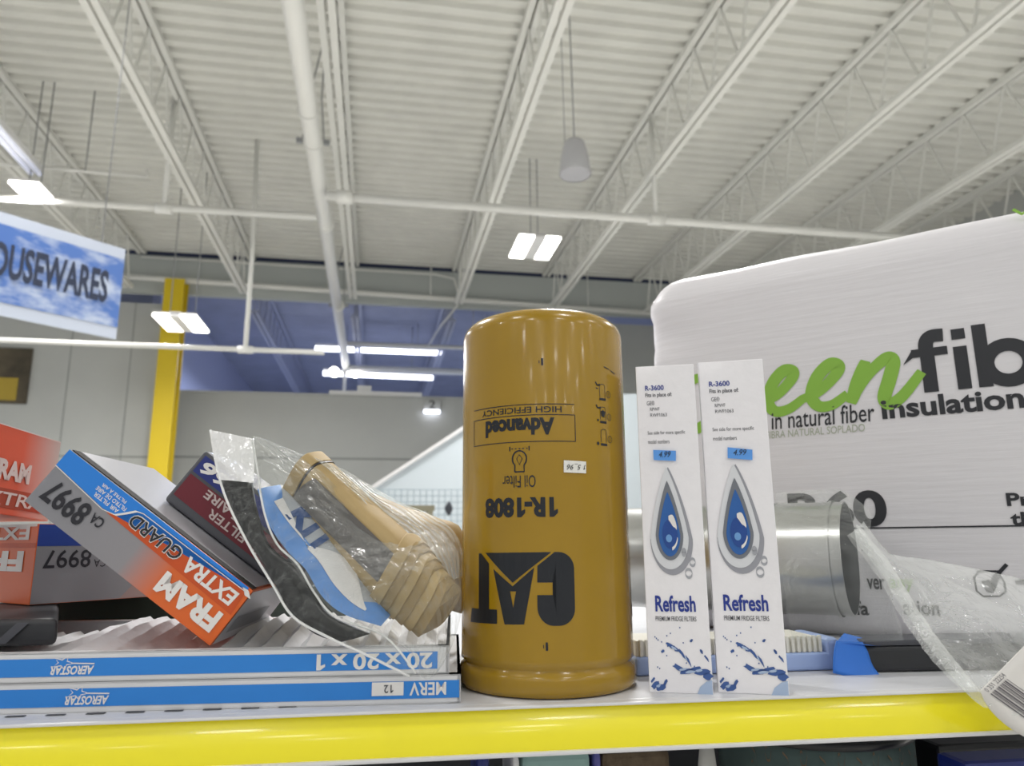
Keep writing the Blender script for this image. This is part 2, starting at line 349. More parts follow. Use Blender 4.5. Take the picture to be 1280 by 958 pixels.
# roof joists
JX = [-4.32, -2.42, -.53, 1.4, 3.2, 5.1, 7.05, 8.95]
nth = ['first', 'second', 'third', 'fourth', 'fifth', 'sixth', 'seventh', 'eighth', 'ninth']
def joist(x, y0, y1, label, m, ends=True):
    t = thing('roof_joist', label, 'roof joist', (x, y0, ZT), 'open web roof joists')
    bm = B()
    for s in (-.045, .045):
        bx(bm, x+s-.03, x+s+.03, y0, y1, ZT-.075, ZT-.0)
    obj('top_chord', bm, m, t)
    bm = B()
    for s in (-.045, .045):
        bx(bm, x+s-.03, x+s+.03, y0+.3, y1-.5, ZB-.03, ZB+.03)
    obj('bottom_chord', bm, m, t)
    bm = B(); n = int((y1-y0-.8)/.62)
    for k in range(n):
        a = y0+.3+(y1-y0-.8)*k/n; b = y0+.3+(y1-y0-.8)*(k+1)/n; mid = (a+b)/2
        bar(bm, (x, a, ZB), (x, mid, ZT-.05), .022, .022); bar(bm, (x, mid, ZT-.05), (x, b, ZB), .022, .022)
    obj('web', bm, m, t)
for i, x in enumerate(JX):
    joist(x, -6, Y1-.02, 'white open web roof joist, %s from the left under the near deck' % nth[i], 'steel')
for i, x in enumerate(JX[1:5]):
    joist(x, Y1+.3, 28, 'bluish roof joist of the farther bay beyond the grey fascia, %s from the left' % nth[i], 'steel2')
# yellow steel column
bm = B(); x0, x1 = -3.80, -3.47
bx(bm, x0, x1, 13.26, 13.29, 0, 6.2); bx(bm, x0, x1, 13.55, 13.58, 0, 6.2); bx(bm, -3.65, -3.62, 13.29, 13.55, 0, 6.2)
o = obj('steel_column', bm, 'ycol'); tag(o, 'yellow painted steel column in front of the grey partition', 'column')
# ------------------------------------------------------------------ pipes
t = thing('sprinkler_main', 'thick white sprinkler main pipe running away below the joists', 'pipe', (-.74, 4, 5.5))
bm = B(); tube(bm, [(-.67, -3, 5.5), (-.72, 6, 5.5), (-.77, 16.6, 5.5)], .085, 16); obj('pipe', bm, 'pipe', t)
for y in (6.35, 6.9, 8.9, 12.2):
    bm = B(); tube(bm, [(-.725, y-.02, 5.5), (-.725, y+.02, 5.5)], .1, 16); obj('clamp', bm, 'pipe', t)
for y in (6.9, 12.2):
    bm = B()
    for s in (-1, 1): tube(bm, [(-.725+s*.105, y, 5.5), (-.725+s*.06, y, 6.0), (-.65, y, ZT-.02)], .008, 6); bx(bm, -.725+s*.13-.03, -.725+s*.13+.03, y-.02, y+.02, 5.48, 5.53)
    obj('hanger', bm, 'cable', t)
def pipe(name, label, pts, r, drops=(), fit=(), m='pipe'):
    t = thing(name, label, 'pipe', pts[0])
    bm = B(); tube(bm, pts, r, 10); obj('run', bm, m, t)
    for d in drops:
        bm = B(); tube(bm, d[0], d[1], 8); obj('drop', bm, m, t)
    for f_ in fit:
        bm = B(); f_ = Vv(f_); tube(bm, [f_-Vv((.09, 0, 0)), f_+Vv((.09, 0, 0))], r*1.5, 10); obj('coupling', bm, m, t)
pipe('branch_pipe', 'white branch pipe crossing to the right of the main below the speaker', [(-.66, 7.78, 5.36), (9.58, 7.8, 5.36)], .05, [([(3.2, 7.78, 5.36), (3.2, 7.78, ZT-.01)], .03)], [(-.45, 7.78, 5.36), (3.2, 7.78, 5.36)])
pipe('branch_pipe', 'white branch pipe joining the main from the left with a vertical feed', [(-10.5, 8.6, 5.36), (-.8, 8.4, 5.38)], .042, [([(-2.5, 8.44, 5.37), (-2.5, 8.44, ZT-.01)], .035)], [(-2.5, 8.44, 5.37)])
pipe('low_pipe', 'thin white pipe hanging low across the left, at the housewares sign', [(-8, 9.5, 4.02), (-.72, 9.5, 4.0)], .032, [([(-1.69, 9.5, 4.0), (-1.69, 9.5, 5.38), (-1.69, 9.3, ZT-.01)], .03), ], [(-1.69, 9.5, 4.0)])
pipe('fascia_pipe', 'long white pipe along the lower edge of the grey fascia', [(-10, 13.4, 6.35), (9.4, 13.4, 5.95)], .05, [([(x, 13.4, 6.35-(x+10)*.0206), (x, 13.4, ZT-.01)], .012) for x in (-5.2, .9, 4.0)])
pipe('cross_pipe', 'white pipe beyond the fascia just above the two tube lights', [(-.74, 15.6, 5.75), (9.4, 15.6, 5.75)], .045, [([(2.0, 15.6, 5.75), (2.0, 15.6, ZT)], .012)])
pipe('end_pipe', 'white pipe at the end of the sprinkler main above the emergency light', [(-.74, 16.55, 5.42), (9.4, 16.55, 5.42)], .075, [([(2.4, 16.55, 5.42), (2.4, 16.55, ZT)], .012)])
# bent conduit on fascia
t = thing('conduit', 'thin bent conduit turning down on the grey fascia', 'conduit', (1.0, 13.3, 6.4))
bm = B(); tube(bm, [(-4.3, 13.5, 6.66), (1.0, 13.45, 6.62), (1.35, 13.45, 6.55), (1.42, 13.45, 6.3), (1.42, 13.5, 6.02), (1.2, 14.4, 5.9), (1.0, 15.6, 5.75)], .022, 6); obj('tubing', bm, 'pipe', t)
# ------------------------------------------------------------------ lamps
def highbay(px, py, Y, label, wd, ln, gap, rods, below=None, yawd=0, power=150):
    c = ony(px, py, Y); t = thing('high_bay_lamp', label, 'lamp', c, 'high bay lamps')
    a = radians(yawd); X = Vv((cos(a), sin(a), 0)); Yd = Vv((-sin(a), cos(a), 0)); Z = Vv((0, 0, 1))
    bm = B(); hexa(bm, c - X*gap/2 - Yd*ln/2 + Z*.0, X*gap, Yd*ln, Z*.07, .01)
    hexa(bm, c - X*(wd+gap/2) - Yd*ln/2 + Z*.03, X*(2*wd+gap), Yd*ln, Z*.03, .008); obj('housing', bm, 'lampw', t)
    for s in (-1, 1):
        bm = B(); o0 = c + X*(s*(gap/2+wd/2)-wd/2) - Yd*ln/2
        hexa(bm, o0 + Z*.0, X*wd, Yd*ln, Z*.029, .006); obj('light_panel', bm, 'glow', t)
    for s in (-1, 1):
        bm = B(); p = c + X*(s*rods) + Z*.07; tube(bm, [p, Vv((p.x, p.y, ZT))], .007, 6); obj('cable', bm, 'cable', t)
    l = area(c.x, c.y, c.z-.03, power, wd*2+gap, ln)
    l.parent = t; l.matrix_parent_inverse = pinv(t)
    return t
highbay(668, 311, 9.2, 'two panel high bay lamp glowing above the yellow canister', .2, .75, .16, .05, yawd=0)
highbay(227, 406, 10.2, 'two panel high bay lamp in front of the yellow column', .2, .75, .14, .16)
highbay(42, 243, 8.4, 'bright high bay lamp at the left above the housewares sign', .14, .5, .02, .06)
# emergency twin lamp below main end
c = ony(431, 467, 16.6); t = thing('emergency_light', 'twin headed emergency light below the end of the sprinkler main', 'lamp', c)
bm = B(); bx(bm, c.x-.05, c.x+.05, c.y-.05, c.y+.05, c.z-.02, c.z+.1); bx(bm, c.x-.035, c.x+.035, c.y-.03, c.y+.03, c.z-.45, 5.345); obj('bracket', bm, 'lampw', t)
for s in (-1, 1):
    bm = B(); cc = c + Vv((s*.23, -.08, .02)); tube(bm, [cc, cc+Vv((0, .12, 0))], .105, 14); bar(bm, cc+Vv((0, .06, 0)), c, .03, .03); obj('lamp_head', bm, 'glow', t)
# tube lights in the farther bay
def tubelight(p, q, label):
    p, q = Vv(p), Vv(q); t = thing('tube_light', label, 'lamp', (p+q)/2, 'tube lights in the farther bay')
    bm = B(); tube(bm, [p, q], .05, 10); obj('tube', bm, 'tube', t)
    bm = B(); bar(bm, p+Vv((0, 0, .08)), q+Vv((0, 0, .08)), .12, .06); obj('housing', bm, 'lampw', t)
    for k in (.2, .8):
        bm = B(); r_ = p.lerp(q, k)+Vv((0, 0, .1)); tube(bm, [r_, Vv((r_.x, r_.y, ZT))], .008, 5); obj('hanger', bm, 'cable', t)
tubelight(ony(394, 436, 17.5), ony(553, 442, 17.5), 'long upper fluorescent tube light beyond the fascia')
tubelight(ony(404, 467, 17.8), ony(541, 473, 17.8), 'shorter lower fluorescent tube light beyond the fascia')
# wall top lamp strip and aisle marker
c = ony(440, 490, 14.9); t = thing('wall_lamp', 'white strip lamp on top of the low grey wall', 'lamp', c)
bm = B(); bx(bm, c.x-.45, c.x+1.4, c.y, c.y+.1, c.z-.06, c.z+.02); obj('body', bm, 'lampw', t)
bm = B(); bx(bm, c.x+.1, c.x+.38, c.y-.02, c.y+.1, c.z+.02, c.z+.13); obj('box', bm, 'lampw', t)
c = ony(540, 507, 14.9); t = thing('aisle_marker', 'small clear aisle marker numbered 2 on the low wall', 'sign', c)
bm = B(); bx(bm, c.x-.17, c.x+.17, c.y+.03, c.y+.09, c.z-.12, c.z+.14); obj('plate', bm, 'greyd', t)
bm = B(); tube(bm, [(c.x-.16, c.y, c.z-.13), (c.x+.16, c.y, c.z-.13)], .035, 8); obj('lamp', bm, 'tube', t)
bm = B(); put_text(bm, plane_f(Vv((c.x-.06, c.y+.028, c.z-.06)), Vv((1, 0, 0)), Vv((0, 0, 1)), .002), '2', 0, 0, .13, .17, bold=.01); obj('number', bm, 'black', t)
# strip fixture at far left
t = thing('strip_light', 'white linear strip light at the far left edge', 'lamp', (-4.4, 8, 5.7))
p, q = onz(-60, 95, 5.75), onz(45, 213, 5.75)
bm = B(); bar(bm, p, q, .16, .07); obj('housing', bm, 'lampw', t)
bm = B()
for s in (-.045, .045): tube(bm, [p+Vv((s, 0, -.05)), q+Vv((s, 0, -.05))], .02, 8)
obj('tubes', bm, mat('dim_tube', '#f2f4ff', .4, emit='#dfe6ff', estr=.5), t)
bm = B(); tube(bm, [q+Vv((-1.6, 0, .05)), q+Vv((1.15, .05, .05))], .02, 8); tube(bm, [q+Vv((1.15, .05, .05)), q+Vv((1.15, .05, .14))], .012, 6); obj('support_bar', bm, 'pipe', t)
for s in (-1.2, .5):
    bm = B(); r_ = q+Vv((s, .02, .05)); tube(bm, [r_, Vv((r_.x, r_.y, ZT))], .008, 5); obj('cable', bm, 'cable', t)
# pendant speaker
c = ony(719, 219, 5.6); s_ = 5.6/6.5
t = thing('pendant_speaker', 'grey bell shaped pendant speaker hanging from the ceiling', 'speaker', c)
bm = B(); lathe(bm, c, [(.135, 0), (.137, .012), (.132, .06), (.118, .17), (.1, .26), (.085, .305), (.06, .325), (.02, .333)], 32, (False, True)); obj('shell', bm, 'speaker', t, True)
bm = B(); lathe(bm, c, [(.131, .004), (.09, -.004), (.01, -.008)], 32, (False, True)); obj('grille', bm, 'grille', t, True)
bm = B(); tube(bm, [c+Vv((0, 0, .33)), Vv((c.x-.02, c.y, ZT))], .006, 6); tube(bm, [c+Vv((-.08, .02, .28)), Vv((c.x-.1, c.y, ZT))], .004, 6); obj('cable', bm, 'cable', t)
# ------------------------------------------------------------------ HOUSEWARES sign
P1 = ray(157, 312); kz = 4.6
tr = CAMP + P1*(4.75/P1.dot(fwd))
az = radians(46.5); dS = Vv((sin(az), cos(az), 0))      # recedes to the right
d0 = ray(0, 275); nS = Vv((dS.y, -dS.x, 0)); tl = CAMP + d0*((tr-CAMP).dot(nS)/d0.dot(nS))
hS = .60
t = thing('hanging_sign', 'hanging sign with blue sky clouds reading HOUSEWARES', 'sign', tr)
O = tr - Vv((0, 0, hS)) - dS*1.35
bm = B(); hexa(bm, O+nS*-.012, dS*1.35, nS*.012, Vv((0, 0, hS))); obj('panel', bm, mat('sign_white', '#b4bccb', .5), t)
fS = plane_f(O+nS*.002, dS, Vv((0, 0, 1)), 0)
bm = B(); put_poly(bm, fS, [(0, .075), (1.35, .075), (1.35, .53), (0, .53)]); so = obj('sky_print', bm, sky_mat(), t)
fS2 = plane_f(O+nS*.006, dS, Vv((0, 0, 1)), 0)
bm = B(); put_text(bm, fS2, 'HOUSEWARES', .545, .215, 1.265, .425, bold=.028); obj('lettering', bm, mat('sign_navy', '#1b2740', .6), t)
for k in (.15, 1.2):
    bm = B(); p = O+dS*k+Vv((0, 0, hS)); tube(bm, [p, Vv((p.x, p.y, ZT))], .004, 5); obj('wire', bm, 'cable', t)
# poster on the partition
p = ony(0, 435, 13.93); q = ony(28, 505, 13.93)
t = thing('wall_poster', 'dark framed picture on the grey partition at the left edge', 'poster', (p.x, 13.93, q.z))
bm = B(); bx(bm, p.x-.5, q.x+.06, 13.90, 13.943, q.z, p.z); obj('print', bm, 'poster', t)
bm = B(); bx(bm, p.x+.05, q.x-.1, 13.89, 13.90, q.z+.05, q.z+.45); obj('yellow_patch', bm, 'posty', t)
# white canopy panel and wire grid display
Yc = 11.0
cp = [ony(447, 622, Yc), ony(640, 496, Yc), ony(905, 490, Yc), ony(905, 700, Yc), ony(447, 700, Yc)]
t = thing('sloped_partition', 'pale sloped partition panel rising behind the yellow canister', 'partition', (cp[0].x, Yc, 0))
bm = B(); pts = [(cp[0].x, cp[0].z), (cp[1].x, cp[1].z), (cp[2].x, cp[2].z), (cp[2].x, 0), (cp[0].x, 0)]
f1 = [bm.verts.new((x, Yc, z)) for x, z in pts]; f2 = [bm.verts.new((x, Yc+.12, z)) for x, z in pts]
bm.faces.new(f1); bm.faces.new(f2[::-1])
for i in range(5): bm.faces.new((f1[i], f2[i], f2[(i+1) % 5], f1[(i+1) % 5]))
obj('panel', bm, 'canopy', t)
bm = B(); bar(bm, cp[0]+Vv((0, -.02, 0)), cp[1]+Vv((0, -.02, 0)), .16, .05); obj('edge_trim', bm, 'white', t)
t = thing('wire_grid_panel', 'white wire grid display panel behind the kraft packets', 'display grid', (1, 9, 0))
a, b = ony(462, 612, 9), ony(600, 720, 9)
bm = B()
nx = int((b.x-a.x)/.075)
for i in range(nx+1): tube(bm, [(a.x+i*.075, 9, .02), (a.x+i*.075, 9, a.z)], .005, 4, smooth=False)
for k in range(int((a.z-b.z)/.075)+1): tube(bm, [(a.x, 9, a.z-k*.075), (a.x+nx*.075, 9, a.z-k*.075)], .005, 4, smooth=False)
obj('wires', bm, mat('grid_wire', '#9fb2bd', .5), t)
c = ony(561, 636, 8.9); bm = B(); lathe(bm, c, [(.001, .09), (.03, .05), (.05, 0), (.03, -.05), (.001, -.09)], 12, (False, False)); obj('hook_ornament', bm, 'dkgrey', t)
c = ony(515, 633, 8.6); bm = B(); bx(bm, c.x-.32, c.x+.26, 8.6, 8.95, c.z-.05, c.z+.01); bx(bm, c.x-.3, c.x-.24, 8.6, 8.95, 0, c.z-.05); bx(bm, c.x+.18, c.x+.24, 8.6, 8.95, 0, c.z-.05)
o = obj('display_table', bm, 'khaki'); tag(o, 'khaki edged display top in front of the wire grid', 'table')
# ================================================================== THE SHELF
t = thing('gondola_shelf', 'white metal store shelf with yellow price rail', 'shelf', SW(0, .7, 0))
T0 = .4590
bm = B(); hexa(bm, SW(-1.0, T0, -.02), SX*2.2, SY*.62, Vv((0, 0, .02)), .0015); obj('shelf_top', bm, 'shelf', t)
bm = B(); hexa(bm, SW(-1.0, T0-.0075, -.0018), SX*2.2, SY*.0085, Vv((0, 0, .0018)), .0008); hexa(bm, SW(-1.0, T0-.0105, -.0268), SX*2.2, SY*.011, Vv((0, 0, .0023)), .0009); obj('rail_edges', bm, 'railw', t)
bm = B(); n = 8; pr = [(T0-.002 - .006*k/n - .0012*sin(pi*k/n), -.0016 - .0230*k/n) for k in range(n+1)]
g = [[bm.verts.new(SW(s, tt, zz)) for s in (-1.0, -.5, 0, .5, 1.2)] for tt, zz in pr]
for a, b in zip(g, g[1:]):
    for i in range(4): f = bm.faces.new((a[i], a[i+1], b[i+1], b[i])); f.smooth = True
obj('price_rail', bm, 'rail', t)
bm = B(); hexa(bm, SW(-1.0, 1.0, -1.52), SX*2.2, SY*.05, Vv((0, 0, 1.50)))
hexa(bm, SW(-1.0, T0, -1.5255), SX*2.2, SY*.6, Vv((0, 0, .12))); obj('frame', bm, 'under', t)
bm = B(); hexa(bm, SW(-1.0, T0+.01, -.40), SX*2.2, SY*.55, Vv((0, 0, .02))); obj('lower_shelf', bm, 'shelf', t)
bm = B()
for k in range(13):
    c = SW(-.26+k*.021, T0+.012, .0003)
    hexa(bm, c-SX*.005-SY*.0015, SX*.01, SY*.003, Vv((0, 0, .0002)))
obj('slots', bm, 'under', t)
ZL = -.38
# ------------------------------------------------------------------ yellow oil filter
CX, CY, CR, CH = .0912, .5205, .0587, .2535
CC = SW(CX, CY, 0)
t = thing('oil_filter', 'large yellow CAT spin-on oil filter standing upside down', 'oil filter', CC)
bm = B()
prof = [(CR-.004, 0), (CR-.0005, .0012), (CR+.0008, .004), (CR+.0008, .0105), (CR, .0135), (CR-.0022, .0155), (CR-.0022, .0168), (CR-.0004, .0185), (CR-.0006, .022), (CR-.0006, .12), (CR-.0006, .236)]
for k in range(1, 9):
    a = pi/2*k/8; prof.append((CR-.0006-.0125*(1-cos(a)), .236+.0125*sin(a)))
prof += [(CR-.02, .2505), (CR-.035, .2525), (.005, CH)]
lathe(bm, CC, prof, 96); body = obj('can', bm, 'cat', t)
RC = CR-.0006+.00025; UO = -.0035
def fC(u, v):
    a = (u+UO)/CR
    return CC + SX*(RC*sin(a)) - SY*(RC*cos(a)) + Vv((0, 0, v))
# CAT logo, printed upside down
bm = B(); cu = .004
def arc(cx, cy, rx, ry, a0, a1, n=8): return [(cx+rx*cos(radians(a0+(a1-a0)*k/n)), cy+ry*sin(radians(a0+(a1-a0)*k/n))) for k in range(n+1)]
put_poly(bm, fC, [(-.0122, .0608), (-.0122, .0535)] + arc(-.0022, .0535, .0100, .0108, 180, 270) + arc(.0013, .0527, .0100, .0100, 270, 360) + arc(.0013, .0766, .0100, .0100, 0, 90) + [(-.0010, .0866), (-.0119, .0783), (-.0121, .0683), (-.0026, .0683), (-.0026, .0765)] + arc(-.0003, .0770, .0023, .0022, 180, 0, 6) + arc(-.0003, .0527, .0023, .0022, 0, -180, 6) + [(-.0026, .0608)], cu)
put_poly(bm, fC, [(-.0424, .0763), (-.0339, .0430), (-.0278, .0432), (-.0278, .0529), (-.0299, .0629), (-.0281, .0629), (-.0281, .0659)], cu)
put_poly(bm, fC, [(-.0139, .0773), (-.0208, .0434), (-.0278, .0432), (-.0278, .0529), (-.0258, .0629), (-.0281, .0629), (-.0281, .0659)], cu)
put_poly(bm, fC, [(-.0492, .0862), (-.0030, .0866), (-.0281, .0681)], cu)
put_poly(bm, fC, [(-.0557, .0858), (-.0532, .0858), (-.0460, .0795), (-.0460, .0515), (-.0395, .0515), (-.0395, .0430), (-.0657, .0424), (-.0640, .0512), (-.0557, .0512)], cu)
lo = obj('logo', bm, 'catink', t)
bm = B(); put_text(bm, fC, '1R-1808', -.0492, .1080, .0017, .1207, 2, .05, 0, cu); obj('part_number', bm, 'catink', t)
bm = B(); put_text(bm, fC, 'Oil Filter', -.0348, .1268, -.0122, .1345, 2, 0, 0, cu)
obj('oil_filter_lettering', bm, 'catink', t); bm = B()
put_text(bm, fC, 'Advanced', -.0490, .1603, .0006, .1716, 2, .05, .0, cu)
put_text(bm, fC, 'HIGH EFFICIENCY', -.0525, .1748, .0055, .1788, 2, .01, 0, cu)
for vv in (.1803, .1733, .1560): stroke(bm, fC, [(-.0617, vv), (.0143, vv)], .0005, cuts=cu)
stroke(bm, fC, [(.0145, .1733), (.0145, .1560)], .0005); stroke(bm, fC, [(-.0617, .1733), (-.0617, .1560)], .0005)
obj('advanced_label', bm, 'catink', t); bm = B()
# bulb shaped pictogram
cxb, cyb = -.0228, .1443
bo = [(cxb-.0032, .1368)] + [(cxb-.0048*sin(radians(a)), cyb+.0008-.0052*cos(radians(a))) for a in range(40, 330, 14)][::1] + [(cxb+.0032, .1368)]
stroke(bm, fC, bo + [(cxb-.0032, .1368)], .0009)
stroke(bm, fC, [(cxb, .1412), (cxb+.0019, .1452), (cxb, .1478), (cxb-.0019, .1452)], .0005, True)
for k in range(5): stroke(bm, fC, [(cxb-.0055+k*.0025, .1517), (cxb-.0043+k*.0025, .1517)], .0006)
for s in (-1, 1): stroke(bm, fC, [(cxb+s*.0066, .1502), (cxb+s*.0066, .1532)], .0007)
obj('pictogram', bm, 'catink', t)
# three instruction pictograms
for iy, n_ in ((.1907, '3'), (.1752, '2'), (.1602, '1')):
    ux = .0375; bm = B()
    stroke(bm, fC, [(ux-.0026, iy-.0035), (ux-.0026, iy+.004), (ux-.001, iy+.0052), (ux+.0018, iy+.0052), (ux+.0026, iy+.004), (ux+.0026, iy-.0035)], .0004)
    put_poly(bm, fC, [(ux-.003, iy-.0058), (ux+.0032, iy-.0058), (ux+.0032, iy-.0042), (ux-.003, iy-.0042)])
    stroke(bm, fC, circ(ux+.0064, iy-.001, .0022, 14), .0004, True); put_text(bm, fC, n_, ux+.0058, iy-.0021, ux+.0070, iy+.0001, 2)
    if n_ == '1': put_poly(bm, fC, circ(ux-.0055, iy-.0045, .0012, 8))
    else: stroke(bm, fC, [(ux-.0062, iy+.0062), (ux-.0052, iy+.0045), (ux-.0035, iy+.0042), (ux-.0022, iy+.005)], .0011)
    if n_ == '3': stroke(bm, fC, [(ux-.006, iy+.002), (ux-.0042, iy+.002)], .0008)
    if n_ == '2': put_poly(bm, fC, [(ux-.0018, iy-.001), (ux+.001, iy-.0018), (ux+.0022, iy+.002), (ux, iy+.0032), (ux-.002, iy+.0022)]); put_poly(bm, fC, circ(ux-.005, iy-.004, .0008, 8))
    obj('instruction_pictogram', bm, 'catink', t)
bm = B()
for vv in (.2085, .0307):
    stroke(bm, fC, [(-.0068, vv-.0024), (-.0068, vv+.0024)], .0014); stroke(bm, fC, [(-.0088, vv-.0010), (-.0088, vv+.001)], .0005)
stroke(bm, fC, [(.040, .2085), (.0455, .2075)], .0007); stroke(bm, fC, [(.0475, .2070), (.0535, .2055)], .0007)
put_poly(bm, fC, [(.0755, .043), (.096, .043), (.096, .051), (.081, .051), (.081, .0855), (.0775, .0855), (.0775, .051), (.0755, .051)], cu)
obj('small_marks', bm, 'catink', t)
fC2 = lambda u, v: CC + (fC(u, v)-CC)*1.0 - SY*.0004 + SX*.0001
bm = B(); put_poly(bm, fC2, [(.0058, .1360), (.0213, .1356), (.0215, .1432), (.0060, .1437)], cu); stk = obj('price_sticker', bm, 'stickw', t)
fC3 = lambda u, v: fC2(u, v) - SY*.0003
bm = B(); put_text(bm, fC3, '1 5_96', .0078, .1378, .0208, .1415, 2, 0, .3); obj('handwriting', bm, 'black', stk)
# ------------------------------------------------------------------ fridge filter boxes
def solve_box(pl, pr, htop, dep, yaw_extra=0):
    pass
def fridge(p0, p1, ptop, ptopr, label, dep=.042):
    a = onz(*p0, ZS); b = onz(*p1, ZS); U = (b-a); wd = U.length; U.normalize(); Nn = Vv((-U.y, U.x, 0))   # into the shelf
    # height from the top-left pixel on the vertical front plane
    def hgt(p):
        d = ray(*p); k = (a-CAMP).dot(Nn)/d.dot(Nn); return (CAMP+d*k).z-ZS
    h = .5*(hgt(ptop)+hgt(ptopr))
    t = thing('filter_box', label, 'box', (a+b)/2 + Nn*dep/2, 'white fridge filter boxes')
    bm = B(); hexa(bm, a, U*wd, Nn*dep, Vv((0, 0, h)), .0006); obj('carton', bm, 'box', t)
    k = wd/.0405; f = plane_f(a, U*wd, Vv((0, 0, h)), .0004); f2 = plane_f(a, U*wd, Vv((0, 0, h)), .0007); f3 = plane_f(a, U*wd, Vv((0, 0, h)), .0010); f4 = plane_f(a, U*wd, Vv((0, 0, h)), .0013)
    bm = B(); put_text(bm, f, 'R-3600', .15, .918, .47, .935, 0, .02); obj('model_number', bm, 'blueink', t)
    bm = B(); put_text(bm, f, 'Refresh', .155, .232, .80, .280, 0, .025); obj('brand_lettering', bm, 'blueink', t)
    bm = B(); put_text(bm, f, 'Fits in place of:', .15, .893, .60, .910, 0, .015); put_text(bm, f, 'GE\u00ae', .17, .870, .30, .884)
    put_text(bm, f, 'RPWF', .22, .851, .38, .862); put_text(bm, f, 'RWF1063', .22, .832, .50, .843)
    obj('fits_lettering', bm, 'greyink', t); bm = B()
    put_text(bm, f, 'See side for more specific', .16, .771, .79, .786); put_text(bm, f, 'model numbers', .16, .745, .52, .758)
    obj('note_lettering', bm, 'greyink', t)
    bm = B(); put_text(bm, f, 'PREMIUM FRIDGE FILTERS', .15, .205, .80, .219, 0, .005); obj('caption_lettering', bm, 'greyink', t)
    # water drop: shadow, pale rim, grey well, blue drop
    def drop(cx, cy, rx, ry, tip, off=0):
        pts = []
        for q in range(0, 49):
            a_ = 2*pi*q/48; 
            x = sin(a_); y = -cos(a_)
            if y > 0:
                kk = (1-y)**1.0; 
            pts.append((x, y))
        out = []
        for x, y in pts:
            if y <= 0: out.append((cx+rx*x, cy+ry*y))
            else:
                tt = y; ww = (1-tt)**.9*(1+.35*tt) ; out.append((cx+rx*(1 if x >= 0 else -1)*min(1, ww) if abs(x) > 1e-6 else cx, cy+tip*tt))
        return out
    def put(fn, name, pts, m, par): 
        bm = B(); put_poly(bm, fn, pts); return obj(name, bm, m, par)
    art = put(f, 'drop_rim_shade', drop(.47, .445, .345, .105, .225), 'drop0', t)
    put(f2, 'drop_rim', drop(.44, .455, .31, .098, .215), 'drop1', t)
    put(f3, 'drop_well', drop(.44, .462, .225, .078, .165), 'drop2', t)
    put(f4, 'blue_drop', drop(.44, .462, .175, .066, .13), 'dropb', t)
    f5 = plane_f(a, U*wd, Vv((0, 0, h)), .0016)
    put(f5, 'drop_core', circ(.45, .463, .125, 20, .045), 'dropd', t)
    f6 = plane_f(a, U*wd, Vv((0, 0, h)), .0019)
    bm = B(); stroke(bm, f6, [(.41+.16*sin(radians(q)), .466+.047*cos(radians(q))) for q in range(10, 75, 8)], [.012, .02, .028, .034, .034, .028, .022, .016, .01]); stroke(bm, f6, [(.45+.125*sin(radians(q)), .463+.045*cos(radians(q))) for q in range(105, 170, 8)], .01); obj('drop_glint', bm, 'fwhite', t)
    put(f6, 'drop_light', circ(.43, .45, .05, 14, .012), 'dropl', t)
    bm = B(); stroke(bm, f4, circ(.66, .408, .032, 16, .0075), .012, True); stroke(bm, f, circ(.79, .378, .045, 18, .0105), .008, True); stroke(bm, f, circ(.72, .345, .055, 18, .0125), .008, True); obj('bubbles', bm, 'bubble', t)
    rn = random.Random(5)
    bm = B()
    def blot(cx, cy, rx, ry, an): 
        n = 11; return [(cx+(rx*cos(q)*cos(an)-ry*5*sin(q)*sin(an)*.4)*(.75+.5*rn.random()), cy+(rx*.2*cos(q)*sin(an)+ry*sin(q)*cos(an))*(.75+.5*rn.random())) for q in [2*pi*i/n for i in range(n)]]
    main = [(.36, .135, .07, .006, -.5), (.45, .125, .06, .007, -.6), (.55, .112, .09, .006, -.9), (.64, .092, .09, .006, -1.0), (.48, .072, .09, .008, -.4), (.60, .062, .12, .007, .1), (.72, .068, .12, .007, .2), (.84, .062, .12, .008, .1), (.93, .05, .07, .010, 0), (.85, .12, .04, .006, -.9), (.93, .10, .05, .005, -.9), (.70, .150, .03, .004, .6), (.10, .022, .07, .010, .5), (.18, .016, .08, .010, .3), (.26, .03, .05, .007, .9), (.24, .118, .03, .005, .4), (.06, .035, .05, .005, .8)]
    for q in main: put_poly(bm, f, blot(*q))
    for q in range(18): put_poly(bm, f, circ(.1+.85*rn.random(), .05+.15*rn.random(), .010, 7, .0024))
    obj('splash', bm, 'splash', t)
    bm = B()
    for q in [(.42, .128, .05, .004, -.5), (.55, .068, .06, .004, .2), (.66, .062, .08, .004, .1), (.80, .066, .06, .004, .1), (.15, .02, .04, .005, .4), (.60, .100, .04, .004, -1)]: put_poly(bm, f2, blot(*q))
    put_poly(bm, f, [(.75, .0), (.99, .0), (.99, .04), (.9, .035), (.8, .02)])
    obj('splash_light', bm, 'splashl', t)
    bm = B(); sk = [(.24, .693), (.61, .688), (.62, .720), (.24, .725)]
    if 'right' in label or 'nearer' in label: sk = [(.36, .688), (.73, .680), (.74, .712), (.37, .722)]
    put_poly(bm, f5, sk); st = obj('price_sticker', bm, 'sticker', t)
    bm = B(); cx0 = sk[0][0]+.09; cy0 = sk[0][1]+.008
    put_text(bm, f6, '4.99', cx0, cy0, cx0+.2, cy0+.018, 0, 0, .35); obj('handwriting', bm, 'black', st)
    return t
fridge((812, 866), (892, 868.5), (789.5, 459), (865, 455), 'white fridge water filter box standing next to the yellow canister')
fridge((898, 866.5), (987, 870), (877.5, 453.5), (953.5, 448), 'white fridge water filter box further right, nearer the insulation bag')
